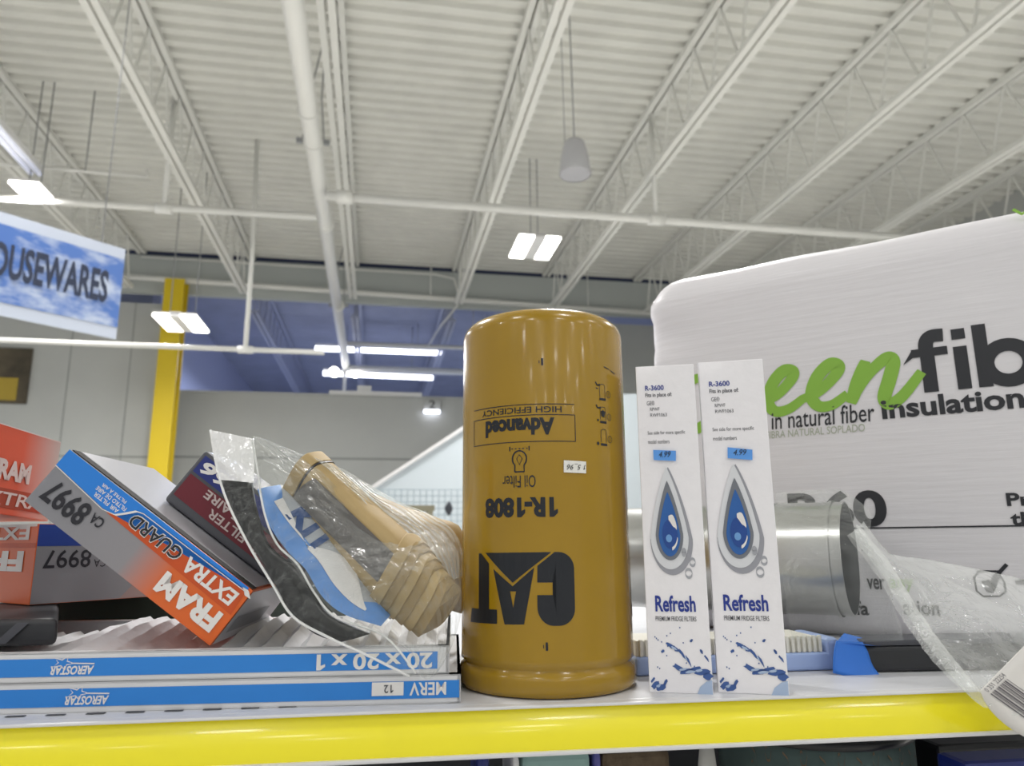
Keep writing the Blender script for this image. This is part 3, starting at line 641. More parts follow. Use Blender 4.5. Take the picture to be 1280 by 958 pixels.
# ------------------------------------------------------------------ insulation bag
W0 = ont(806, 430, .80); W0 = Vv((W0.x, W0.y, ZS)); ba = radians(47.4); DA = Vv((sin(ba), -cos(ba), 0)); NB = Vv((-cos(ba), -sin(ba), 0))
BL, BD, BH = .50, .22, .3965
def bulge(a, z):
    u = min(1, max(0, a/BL)); q = min(1, max(0, z/BH)); return .010*sqrt(max(0, sin(pi*u)))*sqrt(max(0, sin(pi*q))) - .010
t = thing('insulation_bag', 'large white plastic wrapped bag of natural fiber insulation', 'bag', W0+DA*BL/2-NB*BD/2)
bm = B(); NXg, NYg, NZg = 50, 20, 40
bmesh.ops.create_cube(bm, size=2); bmesh.ops.subdivide_edges(bm, edges=bm.edges[:], cuts=37, use_grid_fill=True)
rr = .038
for v in bm.verts:
    x, y, z = v.co; hx, hy, hz = BL/2, BD/2, BH/2
    p = Vv((x*hx, y*hy, z*hz)); c = Vv((max(-hx+rr, min(hx-rr, p.x)), max(-hy+rr, min(hy-rr, p.y)), max(-hz+rr, min(hz-rr, p.z))))
    d = p-c
    if d.length > 1e-9: p = c + d.normalized()*min(rr, d.length if d.length < rr else rr)
    if d.length > 1e-9:
        p = c + d.normalized()*rr if (abs(abs(x)-1) < 1e-4 or abs(abs(y)-1) < 1e-4 or abs(abs(z)-1) < 1e-4) else p
    a = p.x+hx; zz = p.z+hz
    yy = p.y
    wf = min(1, max(0, (-yy-(hy-rr))/rr))**2; yy -= bulge(a, zz)*wf   # front bulges towards the camera
    e = 0
    if a < .07:
        wv = (1-a/.07); e = .0022*wv*sin(zz*150+6*noise.noise(Vv((zz*9, yy*8, 1)))) + .004*wv*noise.noise(Vv((zz*30, yy*20, a*20)))
    top = .002*noise.noise(Vv((a*14, yy*14, 5))) if zz > BH-.05 else 0
    sag = .004*noise.noise(Vv((a*5, 3, 1)))*(zz/BH)
    q = W0 + DA*(a - abs(e)*.6) - NB*(yy+hy) + Vv((0, 0, zz+top+sag*0)) + NB*e
    v.co = q
obj('bag_skin', bm, 'bag', t, True)
def fB(a, z): return W0 + DA*a + NB*(bulge(a, z)+.0008) + Vv((0, 0, z))
def fBo(a, z): return W0 + DA*a + NB*(bulge(a, z)+.0014) + Vv((0, 0, z))
def bagtext(bm, s, a0, z0, a1, z1, bold=0, shear=0): put_text(bm, fB, s, a0, z0, a1, z1, 0, bold, shear, .02)
bm = B()
# 'fiber' begins: f i b, heavy geometric letters; the rest runs out of the picture
x0, zb = .2640, .2265
def rect(u0, v0, u1, v1): put_poly(bm, fB, [(u0, v0), (u1, v0), (u1, v1), (u0, v1)], .02)
H_ = .0555
rect(.2760, zb, .2880, zb+.040)
stroke(bm, fB, spl([(.2815, zb+.036), (.2822, zb+.048), (.2870, zb+.0535), (.2970, zb+.0535)], 5), .0125)
rect(.2690, zb+.0345, .2990, zb+.0425); put_poly(bm, fB, [(.2610, zb+.0285), (.2700, zb+.0425), (.2700, zb+.0345)])
rect(.3035, zb, .3145, zb+.0405); rect(.3035, zb+.0475, .3145, zb+.0575)
rect(.3200, zb, .3310, zb+.0590); stroke(bm, fB, circ(.3445, zb+.0205, .0165, 26, .0165), .0120, True)
bagtext(bm, 'er', .3680, zb, .4250, zb+.042, .06)
bagtext(bm, 'insulation', .2380, .2045, .3520, .2240, .03)
bagtext(bm, 'in natural fiber', .1345, .2035, .2320, .2220, .005, .1)
bagtext(bm, 'R60', .1440, .1035, .2330, .1385, .035)
bagtext(bm, 'Pro', .3280, .1195, .3560, .1310, .03); bagtext(bm, 'tha', .3290, .1030, .3540, .1145, .03)
stroke(bm, fB, [(.02, .1020), (.49, .1030)], .0014, cuts=.03)
# tick box
stroke(bm, fB, [(.3000, .0630), (.2960, .0590), (.2965, .0470), (.3010, .0425), (.3130, .0430), (.3180, .0470), (.3178, .0550), (.3150, .0610)], .0016)
stroke(bm, fB, [(.2990, .0640), (.3160, .0640)], .0016)
stroke(bm, fB, spl([(.3040, .0560), (.3070, .0480), (.3130, .0600), (.3215, .0700)], 6), [.006]*7+[.005]*6+[.003]*6)
stroke(bm, fB, [(.3260, .055), (.345, .056)], .004)
obj('black_lettering', bm, 'bagink', t)
bm = B()
def script(pts, w0, w1=None):
    P = spl(pts, 8); n = len(P); stroke(bm, fB, P, [w0*(.55+.6*abs(sin(pi*(.12+.76*i/(n-1))))) for i in range(n)])
GW = .0110
# G and r are hidden by the boxes except for slivers; then e e n in brush script
script([(.070, .262), (.058, .268), (.040, .258), (.032, .235), (.040, .215), (.058, .213), (.070, .226), (.066, .243)], GW)
script([(.066, .238), (.086, .243), (.080, .228)], GW*.8)
script([(.0880, .2560), (.0960, .2480), (.0930, .2300), (.0900, .2180)], GW); script([(.0930, .2350), (.1060, .2530), (.1150, .2560), (.1190, .2500)], GW)
script([(.1200, .2330), (.1400, .2380), (.1570, .2530), (.1600, .2620), (.1510, .2640), (.1390, .2520), (.1330, .2340), (.1390, .2225), (.1530, .2235), (.1680, .2330)], GW)
script([(.1660, .2320), (.1830, .2380), (.2000, .2530), (.2040, .2620), (.1960, .2650), (.1830, .2530), (.1760, .2350), (.1820, .2235), (.1950, .2235), (.2100, .2330)], GW)
script([(.2120, .2230), (.2200, .2430), (.2290, .2640)], GW*1.05); script([(.2150, .2290), (.2300, .2500), (.2470, .2640), (.2530, .2600), (.2480, .2430), (.2420, .2260), (.2460, .2190), (.2580, .2260), (.2760, .2470)], GW*1.0)
obj('green_lettering', bm, 'green', t)
bm = B(); bagtext(bm, 'LE FIBRA NATURAL SOPLADO', .1180, .1945, .2220, .2020, 0, .1); obj('pale_lettering', bm, 'palegrey', t)
bm = B(); bagtext(bm, 'pr', .1870, .0440, .1960, .0560, .02); bagtext(bm, 'ver', .2090, .0460, .2240, .0560, .02); bagtext(bm, 'isfa', .1870, .0220, .2080, .0350, .02); bagtext(bm, 'ation', .2370, .0240, .2660, .0370, .02); obj('grey_lettering', bm, 'bagink', t)
bm = B(); bagtext(bm, 'any', .2280, .0440, .2480, .0560, .02); obj('any_lettering', bm, 'greenl', t)
# green sprig printed at the top edge
bm = B(); stroke(bm, fBo, [(.366, .392), (.372, .3855), (.380, .389)], .003); obj('green_mark', bm, 'green', t)
# ================================================================== THINGS AT THE LEFT
# furnace filters lying flat
ya = radians(-2.6)
def furnace(pr_, z0, dep, label, extra):
    """pr_ = right front bottom point (s, t)"""
    th = .0160; E1 = -(SX*cos(ya) - SY*sin(ya)*-1) ; E1 = -(SX*cos(radians(3.0)) - SY*sin(radians(3.0)))   # to the left
    E2 = Vv((-E1.y, E1.x, 0)); E2 = E2 if E2.dot(SY) > 0 else -E2
    O = SW(pr_[0], pr_[1], z0); Z = Vv((0, 0, 1)); L = .508
    t = thing('furnace_filter', label, 'air filter', O + E1*L/2 + E2*dep/2, 'furnace filters')
    bm = B(); fw = .007
    hexa(bm, O, E1*L, E2*.002, Z*th, .0003); hexa(bm, O+E2*(dep-.002), E1*L, E2*.002, Z*th); hexa(bm, O, E1*.002, E2*dep, Z*th); hexa(bm, O+E1*(L-.002), E1*.002, E2*dep, Z*th)
    for zz in (0, th-.0008):
        hexa(bm, O+Z*zz, E1*L, E2*fw, Z*.0008); hexa(bm, O+Z*zz+E2*(dep-fw), E1*L, E2*fw, Z*.0008); hexa(bm, O+Z*zz, E1*fw, E2*dep, Z*.0008); hexa(bm, O+Z*zz+E1*(L-fw), E1*fw, E2*dep, Z*.0008)
    obj('card_frame', bm, 'mw', t)
    bm = B(); n = 2*int((L-.006)/.0125); g = []
    for k in range(n+1):
        x = .003+(L-.006)*k/n; z = th-.0085 if k % 2 else th-.003
        g.append([bm.verts.new(O + E1*x + E2*y + Z*(z + (.010*min(1, max(0, (y-.012)/.085))**1.3*min(1, max(0, (.255-x)/.02)) if extra == 'top' else 0) + .0016*noise.noise(Vv((x*60, y*60, z0*90))))) for y in [dep*.02+(dep*.72 if extra == 'top' else dep*.96)*j/14 for j in range(15)]])
    for a, b in zip(g, g[1:]):
        for j in range(14): bm.faces.new((a[j], a[j+1], b[j+1], b[j]))
    obj('pleats', bm, 'pleat', t)
    f = plane_f(O, -E1, Z, .0003); f2 = plane_f(O, -E1, Z, .0006)      # u runs to the right; negative = leftwards
    bm = B(); put_poly(bm, f, [(-L+.004, .0030), (-.007 if extra == 'top' else -.0008, .0030), (-.007 if extra == 'top' else -.0008, th-.0032), (-L+.004, th-.0032)]); band = obj('blue_band', bm, 'mblue', t)
    bm = B()
    if extra == 'top':
        put_text(bm, f2, '20 x 20 x 1', -.078, .0033, -.010, th-.0035, 2, .03)
        obj('size_lettering', bm, 'fwhite', band); bm = B(); ax = -.228
    else:
        put_text(bm, f2, 'MERV', -.0300, .0048, -.0085, th-.0040, 2, .02); obj('merv_lettering', bm, 'fwhite', band); bm = B(); ax = -.2245
        put_poly(bm, f2, [(-.052, .0050), (-.0335, .0050), (-.0335, .0125), (-.052, .0125)]); obj('rating_box', bm, 'fwhite', band); bm = B()
    put_text(bm, f2, 'AEROSTAR', ax, .0040, ax+.024, .0088, 2, .03, .25)
    stpts = [(ax+.0065+.0062*(1 if q % 2 == 0 else .42)*sin(2*pi*q/10+.4), .0105+.0040*(1 if q % 2 == 0 else .42)*cos(2*pi*q/10+.4)) for q in range(10)]
    stroke(bm, f2, stpts, .0006, True); stroke(bm, f2, [(ax+.011, .0102), (ax+.024, .0098)], .0007)
    obj('brand_mark', bm, 'fwhite', band)
    if extra != 'top':
        f3 = plane_f(O, -E1, Z, .0009); bm = B(); put_text(bm, f3, '12', -.0450, .0065, -.0395, .0110, 2, .01); obj('rating_print', bm, 'greyink', band)
    return t
furnace((.0290, .4650), .0002, .19, 'lower of two blue banded furnace filters, marked MERV', 'low')
furnace((.0222, .4665), .0164, .19, 'upper of two blue banded furnace filters, marked 20 x 20 x 1', 'top')
ZF = .0326
# ---------- slanted orange and silver air filter box (main)
Lm, Dm, Hm = .1460, .125, .0395
c3 = 3.7771; a3 = -.111
def rotm(a, b, c): return Matrix.Rotation(a, 3, 'Z') @ Matrix.Rotation(b, 3, 'X') @ Matrix.Rotation(c, 3, 'Y')
Mx = rotm(a3, 0.0, c3); I1, J1, K1 = Mx.col[0].copy(), Mx.col[1].copy(), -Mx.col[2].copy()   # length to upper left, depth, up-right
O1 = onz(262, 808, ZS+ZF+.0006)
t = thing('air_filter_box', 'orange and silver EXTRA GUARD air filter box tilted on one corner', 'box', O1+Vv((0, 0, 0)))
def local_obj(name, bm, m, parent, O, X, Y, Z):
    """mesh given in world coords, object frame set to O, X, Y, Z (so that object texture coordinates follow the thing)"""
    fr = Matrix((X, Y, Z)).transposed().to_4x4(); fr.translation = O
    bmesh.ops.transform(bm, matrix=fr.inverted(), verts=bm.verts[:])
    o = obj(name, bm, m); 
    o.parent = parent; o.matrix_parent_inverse = pinv(parent); o.matrix_basis = fr
    return o
gm = grad_mat('silver_orange_blend', [(.0, '#e0641c'), (.32, '#da6628'), (.50, '#8f8c90'), (1, '#86878d')], Lm)
bm = B(); hexa(bm, O1, I1*Lm, J1*Dm, K1*Hm, .0006); local_obj('carton', bm, gm, t, O1, I1, J1, I1.cross(J1))
D1 = O1 + K1*Hm
f = plane_f(D1, I1*Lm, -K1*Hm, 0.0); nF = -J1
def fm(off): return lambda u, v: D1 + I1*(Lm*u) - K1*(Hm*v) + nF*off
bm = B(); put_poly(bm, fm(.0003), [(.02, .08), (.58, .06), (.60, .10), (.63, .22), (.66, .33), (.70, .40), (.01, .47)]); ob = obj('orange_band', bm, 'fband', t)
bm = B(); put_poly(bm, fm(.0004), [(.02, .0), (1.0, .0), (1.0, .30), (.72, .385), (.66, .34), (.63, .22), (.60, .10), (.57, .07), (.02, .05)]); bb = obj('blue_band', bm, 'fblue', t)
bm = B(); stroke(bm, fm(.0006), [(.02, .075), (.57, .085), (.60, .12), (.63, .24), (.66, .35), (.72, .40), (1, .31)], .012); stroke(bm, fm(.0006), [(.0, .12), (.02, .06), (.03, .04)], .03)
obj('white_line', bm, 'fwhite', t); bm = B()
put_text(bm, fm(.0006), 'FRAM', .035, .52, .335, .86, 0, .05, 0)
obj('fram_lettering', bm, 'fwhite', t); bm = B()
put_text(bm, fm(.0006), 'EXTRA', .035, .15, .30, .39, 0, .03, .1)
obj('extra_lettering', bm, 'fwhite', t); bm = B()
put_text(bm, fm(.0006), 'AIR FILTER', .66, .255, .79, .32, 0, .01); put_text(bm, fm(.0006), 'FILTRO DE AIRE', .64, .165, .80, .23, 0, .01); put_text(bm, fm(.0006), 'FILTRE \u00c0 AIR', .66, .085, .79, .15, 0, .01)
obj('white_lettering', bm, 'fwhite', t)
bm = B(); put_text(bm, fm(.0007), 'GUARD', .33, .13, .60, .36, 0, .045, .1); obj('guard_outline', bm, 'fwhite', ob)
bm = B(); put_text(bm, fm(.0006), 'CA', .675, .50, .735, .66, 0, .02); put_text(bm, fm(.0006), '8997', .75, .45, .965, .83, 0, .025)
put_text(bm, fm(.0010), 'GUARD', .334, .145, .597, .345, 0, .015, .1); obj('black_lettering', bm, 'fdark', t)
# silver upper side with its open flap; dark strip paints the shade in the gap
bm = B(); hexa(bm, D1 + J1*.010 + K1*.0003 + I1*.002, I1*(Lm-.004), J1*(Dm-.012), K1*.0008); obj('silver_flap', bm, 'fsil2', t)
bm = B(); hexa(bm, D1 + J1*.0012 + K1*.0001 + I1*.001, I1*(Lm-.002), J1*.009, K1*.0006); obj('gap_shade_strip', bm, 'gapshade', t)
bm = B(); eo = O1 - I1*.0004
quad(bm, [eo + J1*.0015 + K1*.001, eo + J1*(Dm-.001) + K1*.001, eo + J1*(Dm-.001) + K1*(Hm-.001), eo + J1*.0015 + K1*(Hm-.001)]); quad(bm, [eo - I1*.0003 + J1*.012 + K1*.008, eo - I1*.0003 + J1*.09 + K1*.008, eo - I1*.0003 + J1*.09 + K1*.02, eo - I1*.0003 + J1*.012 + K1*.02], 1); obj('silver_end', bm, ['fsil2', 'fsil'], t)
# ---------- lower upside-down box standing at the left
e1 = SX*.66+SY*.75; e1.normalize(); e2 = -SX*.75+SY*.66; e2.normalize(); Z = Vv((0, 0, 1))
P = ont(36, 757, .605); ZP = zrel(P); Hq = ont(50, 655, .605).z-P.z
t = thing('air_filter_box', 'orange air filter box lying flat upside down, silver side marked CA 8997', 'box', P)
bm = B(); hexa(bm, P, e1*.121, e2*.194, Z*Hq, .0006); obj('carton', bm, 'fo', t)
f = lambda u, v, o=.0003: P + e1*u + Z*v - e2*o
bm = B(); put_poly(bm, lambda u, v: f(u, v), [(0.0004, .0004), (.1205, .0004), (.1205, Hq-.0004), (.0004, Hq-.0004)]); ss = obj('silver_side', bm, 'fsil', t)
bm = B(); put_poly(bm, lambda u, v: f(u, v, .0005), [(0.0004, Hq*.72), (.1205, Hq*.72), (.1205, Hq-.0004), (.0004, Hq-.0004)]); obj('navy_band', bm, 'fnavy', t)
bm = B(); put_poly(bm, lambda u, v: f(u, v, .0005), [(.067, .0006), (.1200, .0006), (.1200, Hq*.22), (.079, Hq*.22)]); obj('rose_patch', bm, mat('rose_card', '#a38a86', .4), t)
bm = B(); put_text(bm, lambda u, v: f(u, v, .0006), '8997', .006, Hq*.44, .041, Hq*.67, 2, .01); put_text(bm, lambda u, v: f(u, v, .0006), 'CA', .0435, Hq*.44, .053, Hq*.54, 2, .0); obj('black_lettering', bm, 'fdark', t)
fo_ = lambda u, v, o=.0003: P + e2*u + Z*v - e1*o      # u away from the corner
bm = B(); put_poly(bm, lambda u, v: fo_(u, v), [(.0004, Hq*.70), (.194, Hq*.70), (.194, Hq*.76), (.0004, Hq*.76)]); obj('deep_band', bm, 'fband', t)
bm = B()
# mirror u so that the lettering reads correctly on this face
put_text(bm, lambda u, v: fo_(-u, v, .0005), 'EXTRA', -.127, Hq*.80, -.012, Hq*.97, 2, .03); obj('extra_lettering', bm, 'fwhite', t); bm = B(); put_text(bm, lambda u, v: fo_(-u, v, .0005), 'FRAM', -.151, Hq*.40, -.017, Hq*.66, 2, .05)
stroke(bm, lambda u, v: fo_(-u, v, .0005), [(-.194, Hq*.985), (-.001, Hq*.985)], .002)
obj('white_lettering', bm, 'fwhite', t)
# dark wrapped pack carrying it
t = thing('wrapped_pack', 'dark plastic wrapped pack under the upside down orange box', 'package', P)
Zb = ZF+.0004
sr = ont(72, 770, .505).dot(SX); o_ = SW(sr-.17, .505, Zb); hp = ZP-Zb-.0006
bm = B(); hexa(bm, o_, SX*.17, SY*.14+SX*(sr/.505*.14), Z*hp, .004, seg=3)
for v in bm.verts: v.co += Vv((1, 1, 0))*.0012*noise.noise(v.co*70)
obj('pack', bm, 'dgrey', t, True)
bm = B()
for k in (.110, .136):
    put_poly(bm, lambda u, v: o_ + SX*u + Z*v - SY*.0016, [(k, .002), (k+.007, .002), (k+.019, hp-.002), (k+.012, hp-.002)])
obj('grey_stripe', bm, 'greyink', t)
# ---------- upper leaning box at the far left
pA = ont(-70, 612, .470); pB = ont(58, 655, .545)
pB = ont(60, 652, .645); pA = ont(0, 643, .592)
e1 = (pB-pA).normalized(); pA = pB - e1*.207
upv = Vv((0, 0, 1)); nrm = e1.cross(upv).normalized(); nrm = nrm if nrm.dot(SY) < 0 else -nrm; upv = nrm.cross(e1); upv = upv if upv.z > 0 else -upv
pT = ont(75, 577, .575); hU = .0650
t = thing('air_filter_box', 'faded orange FRAM box leaning on top of the upside down box', 'box', pB)
gm2 = grad_mat('orange_silver_blend', [(.0, '#cb4a2a'), (.80, '#cb5236'), (.99, '#b9a6a2'), (1, '#b9a6a2')], .207)
bm = B(); hexa(bm, pA, e1*.207, -nrm*.05, upv*hU, .0006); local_obj('carton', bm, gm2, t, pA, e1, -nrm, e1.cross(-nrm))
f = lambda u, v: pA + e1*u + upv*v + nrm*.0004
bm = B(); put_poly(bm, f, [(0, .005), (.201, .005), (.201, .019), (0, .019)]); obj('deep_band', bm, mat('dark_orange_band', '#9c3a22', .45), t)
f2 = lambda u, v: pA + e1*u + upv*v + nrm*.0008
bm = B(); put_text(bm, f2, 'FRAM', .1345, .0250, .1765, .0400, 0, .05); obj('fram_lettering', bm, 'palei', t); bm = B(); put_text(bm, f2, 'EXTRA', .122, .0070, .196, .0165, 0, .015, .1); stroke(bm, f2, [(0, .0642), (.205, .0642)], .0008); obj('white_lettering', bm, 'palei', t)
# ---------- charcoal box resting on the slanted box
y2 = .046
def loc1(i, j, k): return O1 + I1*i + J1*j + K1*k
d = ray(208, 637); Nk = K1; kk = (loc1(0, 0, Hm+.0012)-CAMP).dot(Nk)/d.dot(Nk)
# left end: intersect with the front plane of this box
kk = (loc1(0, y2, 0)-CAMP).dot(J1)/d.dot(J1); pe = CAMP + d*kk; xe = (pe-O1).dot(I1)+.006
H2 = .0425; L2 = xe+.012; O2 = loc1(-.012, y2, Hm+.0016)
t = thing('air_filter_box', 'charcoal air filter box with navy and maroon label behind the slanted box', 'box', O2)
bm = B(); tmp = bmesh.new()
hexa(bm, O2, I1*L2, J1*.085, K1*H2, .0030, seg=4); obj('carton', bm, 'charcoal', t)
fq = lambda o: (lambda u, v: O2 + I1*u + K1*v - J1*o)
bm = B(); put_poly(bm, fq(.0003), [(.03, H2*.60), (L2-.003, H2*.62), (L2-.003, H2*.93), (.03, H2*.91)]); nv = obj('navy_label', bm, 'cnavy', t)
bm = B(); put_poly(bm, fq(.0003), [(.015, H2*.12), (L2-.003, H2*.16), (L2-.003, H2*.57), (.015, H2*.55)]); mv = obj('maroon_label', bm, 'maroon', t)
fqm = lambda o: (lambda u, v: O2 + I1*u + K1*(H2-v) - J1*o)
bm = B(); put_text(bm, fqm(.0006), '9766', L2-.050, H2*.11, L2-.006, H2*.33, 0, .035, .15)
obj('number', bm, 'fwhite', nv)
# the words read upside down like the slanted box's: baseline towards the upper edge
bm = B(); put_text(bm, fqm(.0006), 'DE AIRE', L2-.057, H2*.46, L2-.020, H2*.60, 0, .02); put_text(bm, fqm(.0006), 'AIR FILTER', L2-.082, H2*.66, L2-.030, H2*.80, 0, .015); obj('words', bm, 'palei', mv)
# ---------- dark green pack far behind
c = ont(112, 757, .72); bm = B()
hexa(bm, SW(-.36, .74, .0003), SX*.33, SY*.07, Vv((0, 0, .052)), .006, seg=3)
o = obj('green_pouch', bm, 'dgreen'); tag(o, 'dark green pouch lying behind the pleated furnace filters', 'pouch')
# ---------- black foam sheet, leaflet, kraft packets and their clear bag
def T(y): return .456 + (830-y)/292*.046
def tc_(pts, off=0): return [(x, y, T(y)+off) for x, y in pts]
bm = B()
sheet(bm, tc_([(276, 600), (288, 632), (305, 668), (335, 715), (362, 762), (392, 792), (426, 803)], .004), tc_([(314, 602), (321, 640), (336, 682), (368, 708), (390, 735), (410, 768), (462, 793)], .004), 8, 26, .002, .004, .0008, 60)
o = obj('foam_sheet', bm, 'foam'); tag(o, 'black sheet inside the clear plastic bag', 'sheet')
o.location = (0, 0, 0)
t = thing('leaflet', 'blue and white printed leaflet under the kraft paper roll', 'leaflet', ont(420, 720, T(720)))
LA = [(322, 612), (336, 655), (360, 690), (382, 712), (402, 745), (430, 768), (476, 783)]; LB = [(352, 606), (392, 632), (424, 664), (452, 698), (474, 732), (488, 750), (494, 762)]
LAr = resample([ont(x, y, t_) for x, y, t_ in spl(tc_(LA, .007), 6)], 61); LBr = resample([ont(x, y, t_) for x, y, t_ in spl(tc_(LB, .040), 6)], 61)
def leafP(u, v, o=0):
    k = min(59.999, max(0, v*60)); i0 = int(k); f_ = k-i0
    return LAr[i0].lerp(LAr[i0+1], f_).lerp(LBr[i0].lerp(LBr[i0+1], f_), u) - SY*(o + .0012*noise.noise(Vv((u*3, v*9, 2))) + .003*sin(pi*u))
def leafgrid(ua, ub, va, vb, o, thick=0, nu=10, nv=40):
    bm = B(); g = [[bm.verts.new(leafP(ua(v)+(ub(v)-ua(v))*i/nu, v, o)) for i in range(nu+1)] for v in [va+(vb-va)*k/nv for k in range(nv+1)]]
    for a, b in zip(g, g[1:]):
        for i in range(nu): f = bm.faces.new((a[i], a[i+1], b[i+1], b[i])); f.smooth = True
    return bm
obj('paper', leafgrid(lambda v: 0, lambda v: 1, 0, 1, 0), 'leaf', t)
obj('blue_border', leafgrid(lambda v: 0, lambda v: .95-.55*min(1, v/.16) if v < .16 else (.40 if v < .82 else .40+.6*(v-.82)/.18), 0, 1, .0006), 'leafb', t)
obj('white_patch', leafgrid(lambda v: .36 if v < .42 else .30, lambda v: .62-.9*(v-.1) if v < .42 else .36+.42*sin(pi*(v-.42)/.46), .10, .88, .0012), 'white', t)
bm = B(); put_text(bm, lambda a, b: leafP(b, a, .0014), 'KIT', .20, .40, .50, .92, 0, .05); obj('lettering', bm, 'leafn', t)
# kraft roll
t = thing('paper_bag_roll', 'folded kraft paper vacuum bags with a grey strip in clear film', 'paper bags', ont(440, 680, .50))
TA, TB = .532, .488
pa, pb = ont(384, 605, TA), ont(533, 750, TB)
ax = (pb-pa); LR = ax.length; ax.normalize(); sd = (UP - ax*UP.dot(ax)).normalized(); nr = sd.cross(ax); nr = nr if nr.dot(SY) < 0 else -nr
def kr(s, a, w_, d_, off=Vv((0, 0, 0))):     # point on the flattened roll
    ca, sa = cos(a), sin(a); ex = .62
    return pa + ax*s + sd*(w_*abs(ca)**ex*(1 if ca >= 0 else -1)) + nr*(d_*abs(sa)**ex*(1 if sa >= 0 else -1)) + off
def sleeve(bm, s0, s1, w_, d_, off=Vv((0, 0, 0)), n=36, ns=16, cap=True, bow=0):
    rings = []
    for k in range(ns+1):
        s = s0+(s1-s0)*k/ns
        rings.append([bm.verts.new(kr(s + bow*(1-(2*((q/n) % .5)/.5-1)**2), 2*pi*q/n, w_*(1+.015*noise.noise(Vv((s*40, q, w_*200)))), d_, off)) for q in range(n)])
    for a, b in zip(rings, rings[1:]):
        for q in range(n):
            f = bm.faces.new((a[q], a[(q+1) % n], b[(q+1) % n], b[q])); f.smooth = True
    if cap: bm.faces.new(rings[0]); bm.faces.new(rings[-1])
KW, KD = .0225, .0140
bm = B(); sleeve(bm, -.004, LR*.80, KW, KD); obj('paper_roll', bm, 'kraft', t)
bm = B(); sleeve(bm, -.0065, .004, KW*1.03, KD*1.04); obj('end_cap', bm, 'kraft', t)
bm = B(); sleeve(bm, .0045, .0058, KW*1.025, KD*1.03, cap=True); obj('fold_line', bm, 'fdark', t)
for k in range(6):
    bm = B(); sleeve(bm, LR*(.71+.055*k), LR*(.785+.055*k), KW*(1.14-.05*k), KD*(1.14-.05*k), bow=.007); obj('folded_layer', bm, 'kraft' if k % 2 == 0 else 'kraftd', t)
bm = B(); g = []
for k in range(25):
    s = .009+(LR*.70)*k/24
    g.append([bm.verts.new(kr(s+(.006 if q < 3 else 0)*0 + (-.004+.008*q/8 if k == 0 else 0), radians(96-40*q/8), KW*1.03+.0004, KD*1.03+.0004)) for q in range(9)])
for a, b in zip(g, g[1:]):
    for q in range(8): f = bm.faces.new((a[q], a[q+1], b[q+1], b[q])); f.smooth = True
obj('grey_strip', bm, 'felt', t)
# second kraft packet behind
bm = B(); sheet(bm, [(455, 612, .56), (490, 650, .552), (530, 700, .545), (552, 760, .54)], [(505, 634, .585), (548, 648, .58), (580, 668, .575), (590, 770, .57)], 12, 16, .006, .016, .0012, 60)
o = obj('paper_packet', bm, 'kraft'); tag(o, 'second kraft paper packet tucked behind the roll beside the canister', 'paper bags')
# clear bag over them (film, one open pouch)
t = thing('plastic_bag', 'clear plastic bag holding the black sheet, leaflet and kraft roll', 'plastic bag', ont(420, 700, .48))
LFT = [(263, 538), (270, 580), (283, 625), (310, 680), (340, 730), (366, 771), (410, 797), (460, 820), (512, 846)]
MID = [(316, 549), (322, 590), (330, 640), (346, 680), (372, 706), (392, 740), (420, 772), (480, 795), (520, 842)]
bm = B(); sheet(bm, tc_(LFT, -.002), tc_(MID, -.003), 14, 60, .002, 0, .0012, 55); obj('flat_pocket', bm, 'film', t)
bm = B(); sheet(bm, tc_(LFT[:2]+[(275, 600)], -.004), tc_([(317, 549), (318, 575), (317, 604)], -.004), 8, 14, .002, 0, .001, 50); obj('milky_top', bm, 'milky', t)
RGT = [(346, 556), (420, 586), (470, 620), (520, 648), (566, 680), (576, 730), (574, 780), (556, 822), (546, 834)]
MID2 = [(316, 549), (324, 600), (336, 650), (360, 695), (392, 740), (430, 775), (480, 795), (512, 815), (525, 842)]
bm = B(); sheet(bm, [(x, y, T(y)-.003) for x, y in MID2], [(x, y, .545 if y < 650 else .50-.0002*(y-650)) for x, y in RGT], 60, 120, .024, 0, .0040, 34, seed=3, bexp=.5, rip=lambda u, v: min(1, max(0, (u-.45)/.2))*.0022*(abs(((u*15+1.2*noise.noise(Vv((v*5, u*2, 3))))%1)-.5)*2)**3 + .0012*(1-abs(noise.noise(Vv((u*9+v*7, v*3, 8)))))**6); obj('pouch_film', bm, 'film', t)
bm = B(); sheet(bm, [(392, 572, .515), (432, 606, .508), (478, 650, .500), (528, 700, .492), (548, 730, .49)], [(436, 590, .54), (496, 626, .54), (545, 646, .54), (574, 676, .53), (578, 720, .515)], 60, 60, .006, 0, .0022, 45, seed=5, rip=lambda u, v: .0028*(abs(((u*9+1.4*noise.noise(Vv((v*5, u*2, 7))))%1)-.5)*2)**3); obj('wrinkled_side', bm, 'film2', t)
bm = B(); tube(bm, [ont(x, y, T(y)-.004) for x, y in spl(MID, 5)], .0007, 6); tube(bm, [ont(x, y, T(y)-.0025) for x, y in spl(LFT, 5)], .0008, 6); obj('seam', bm, 'milky', t)
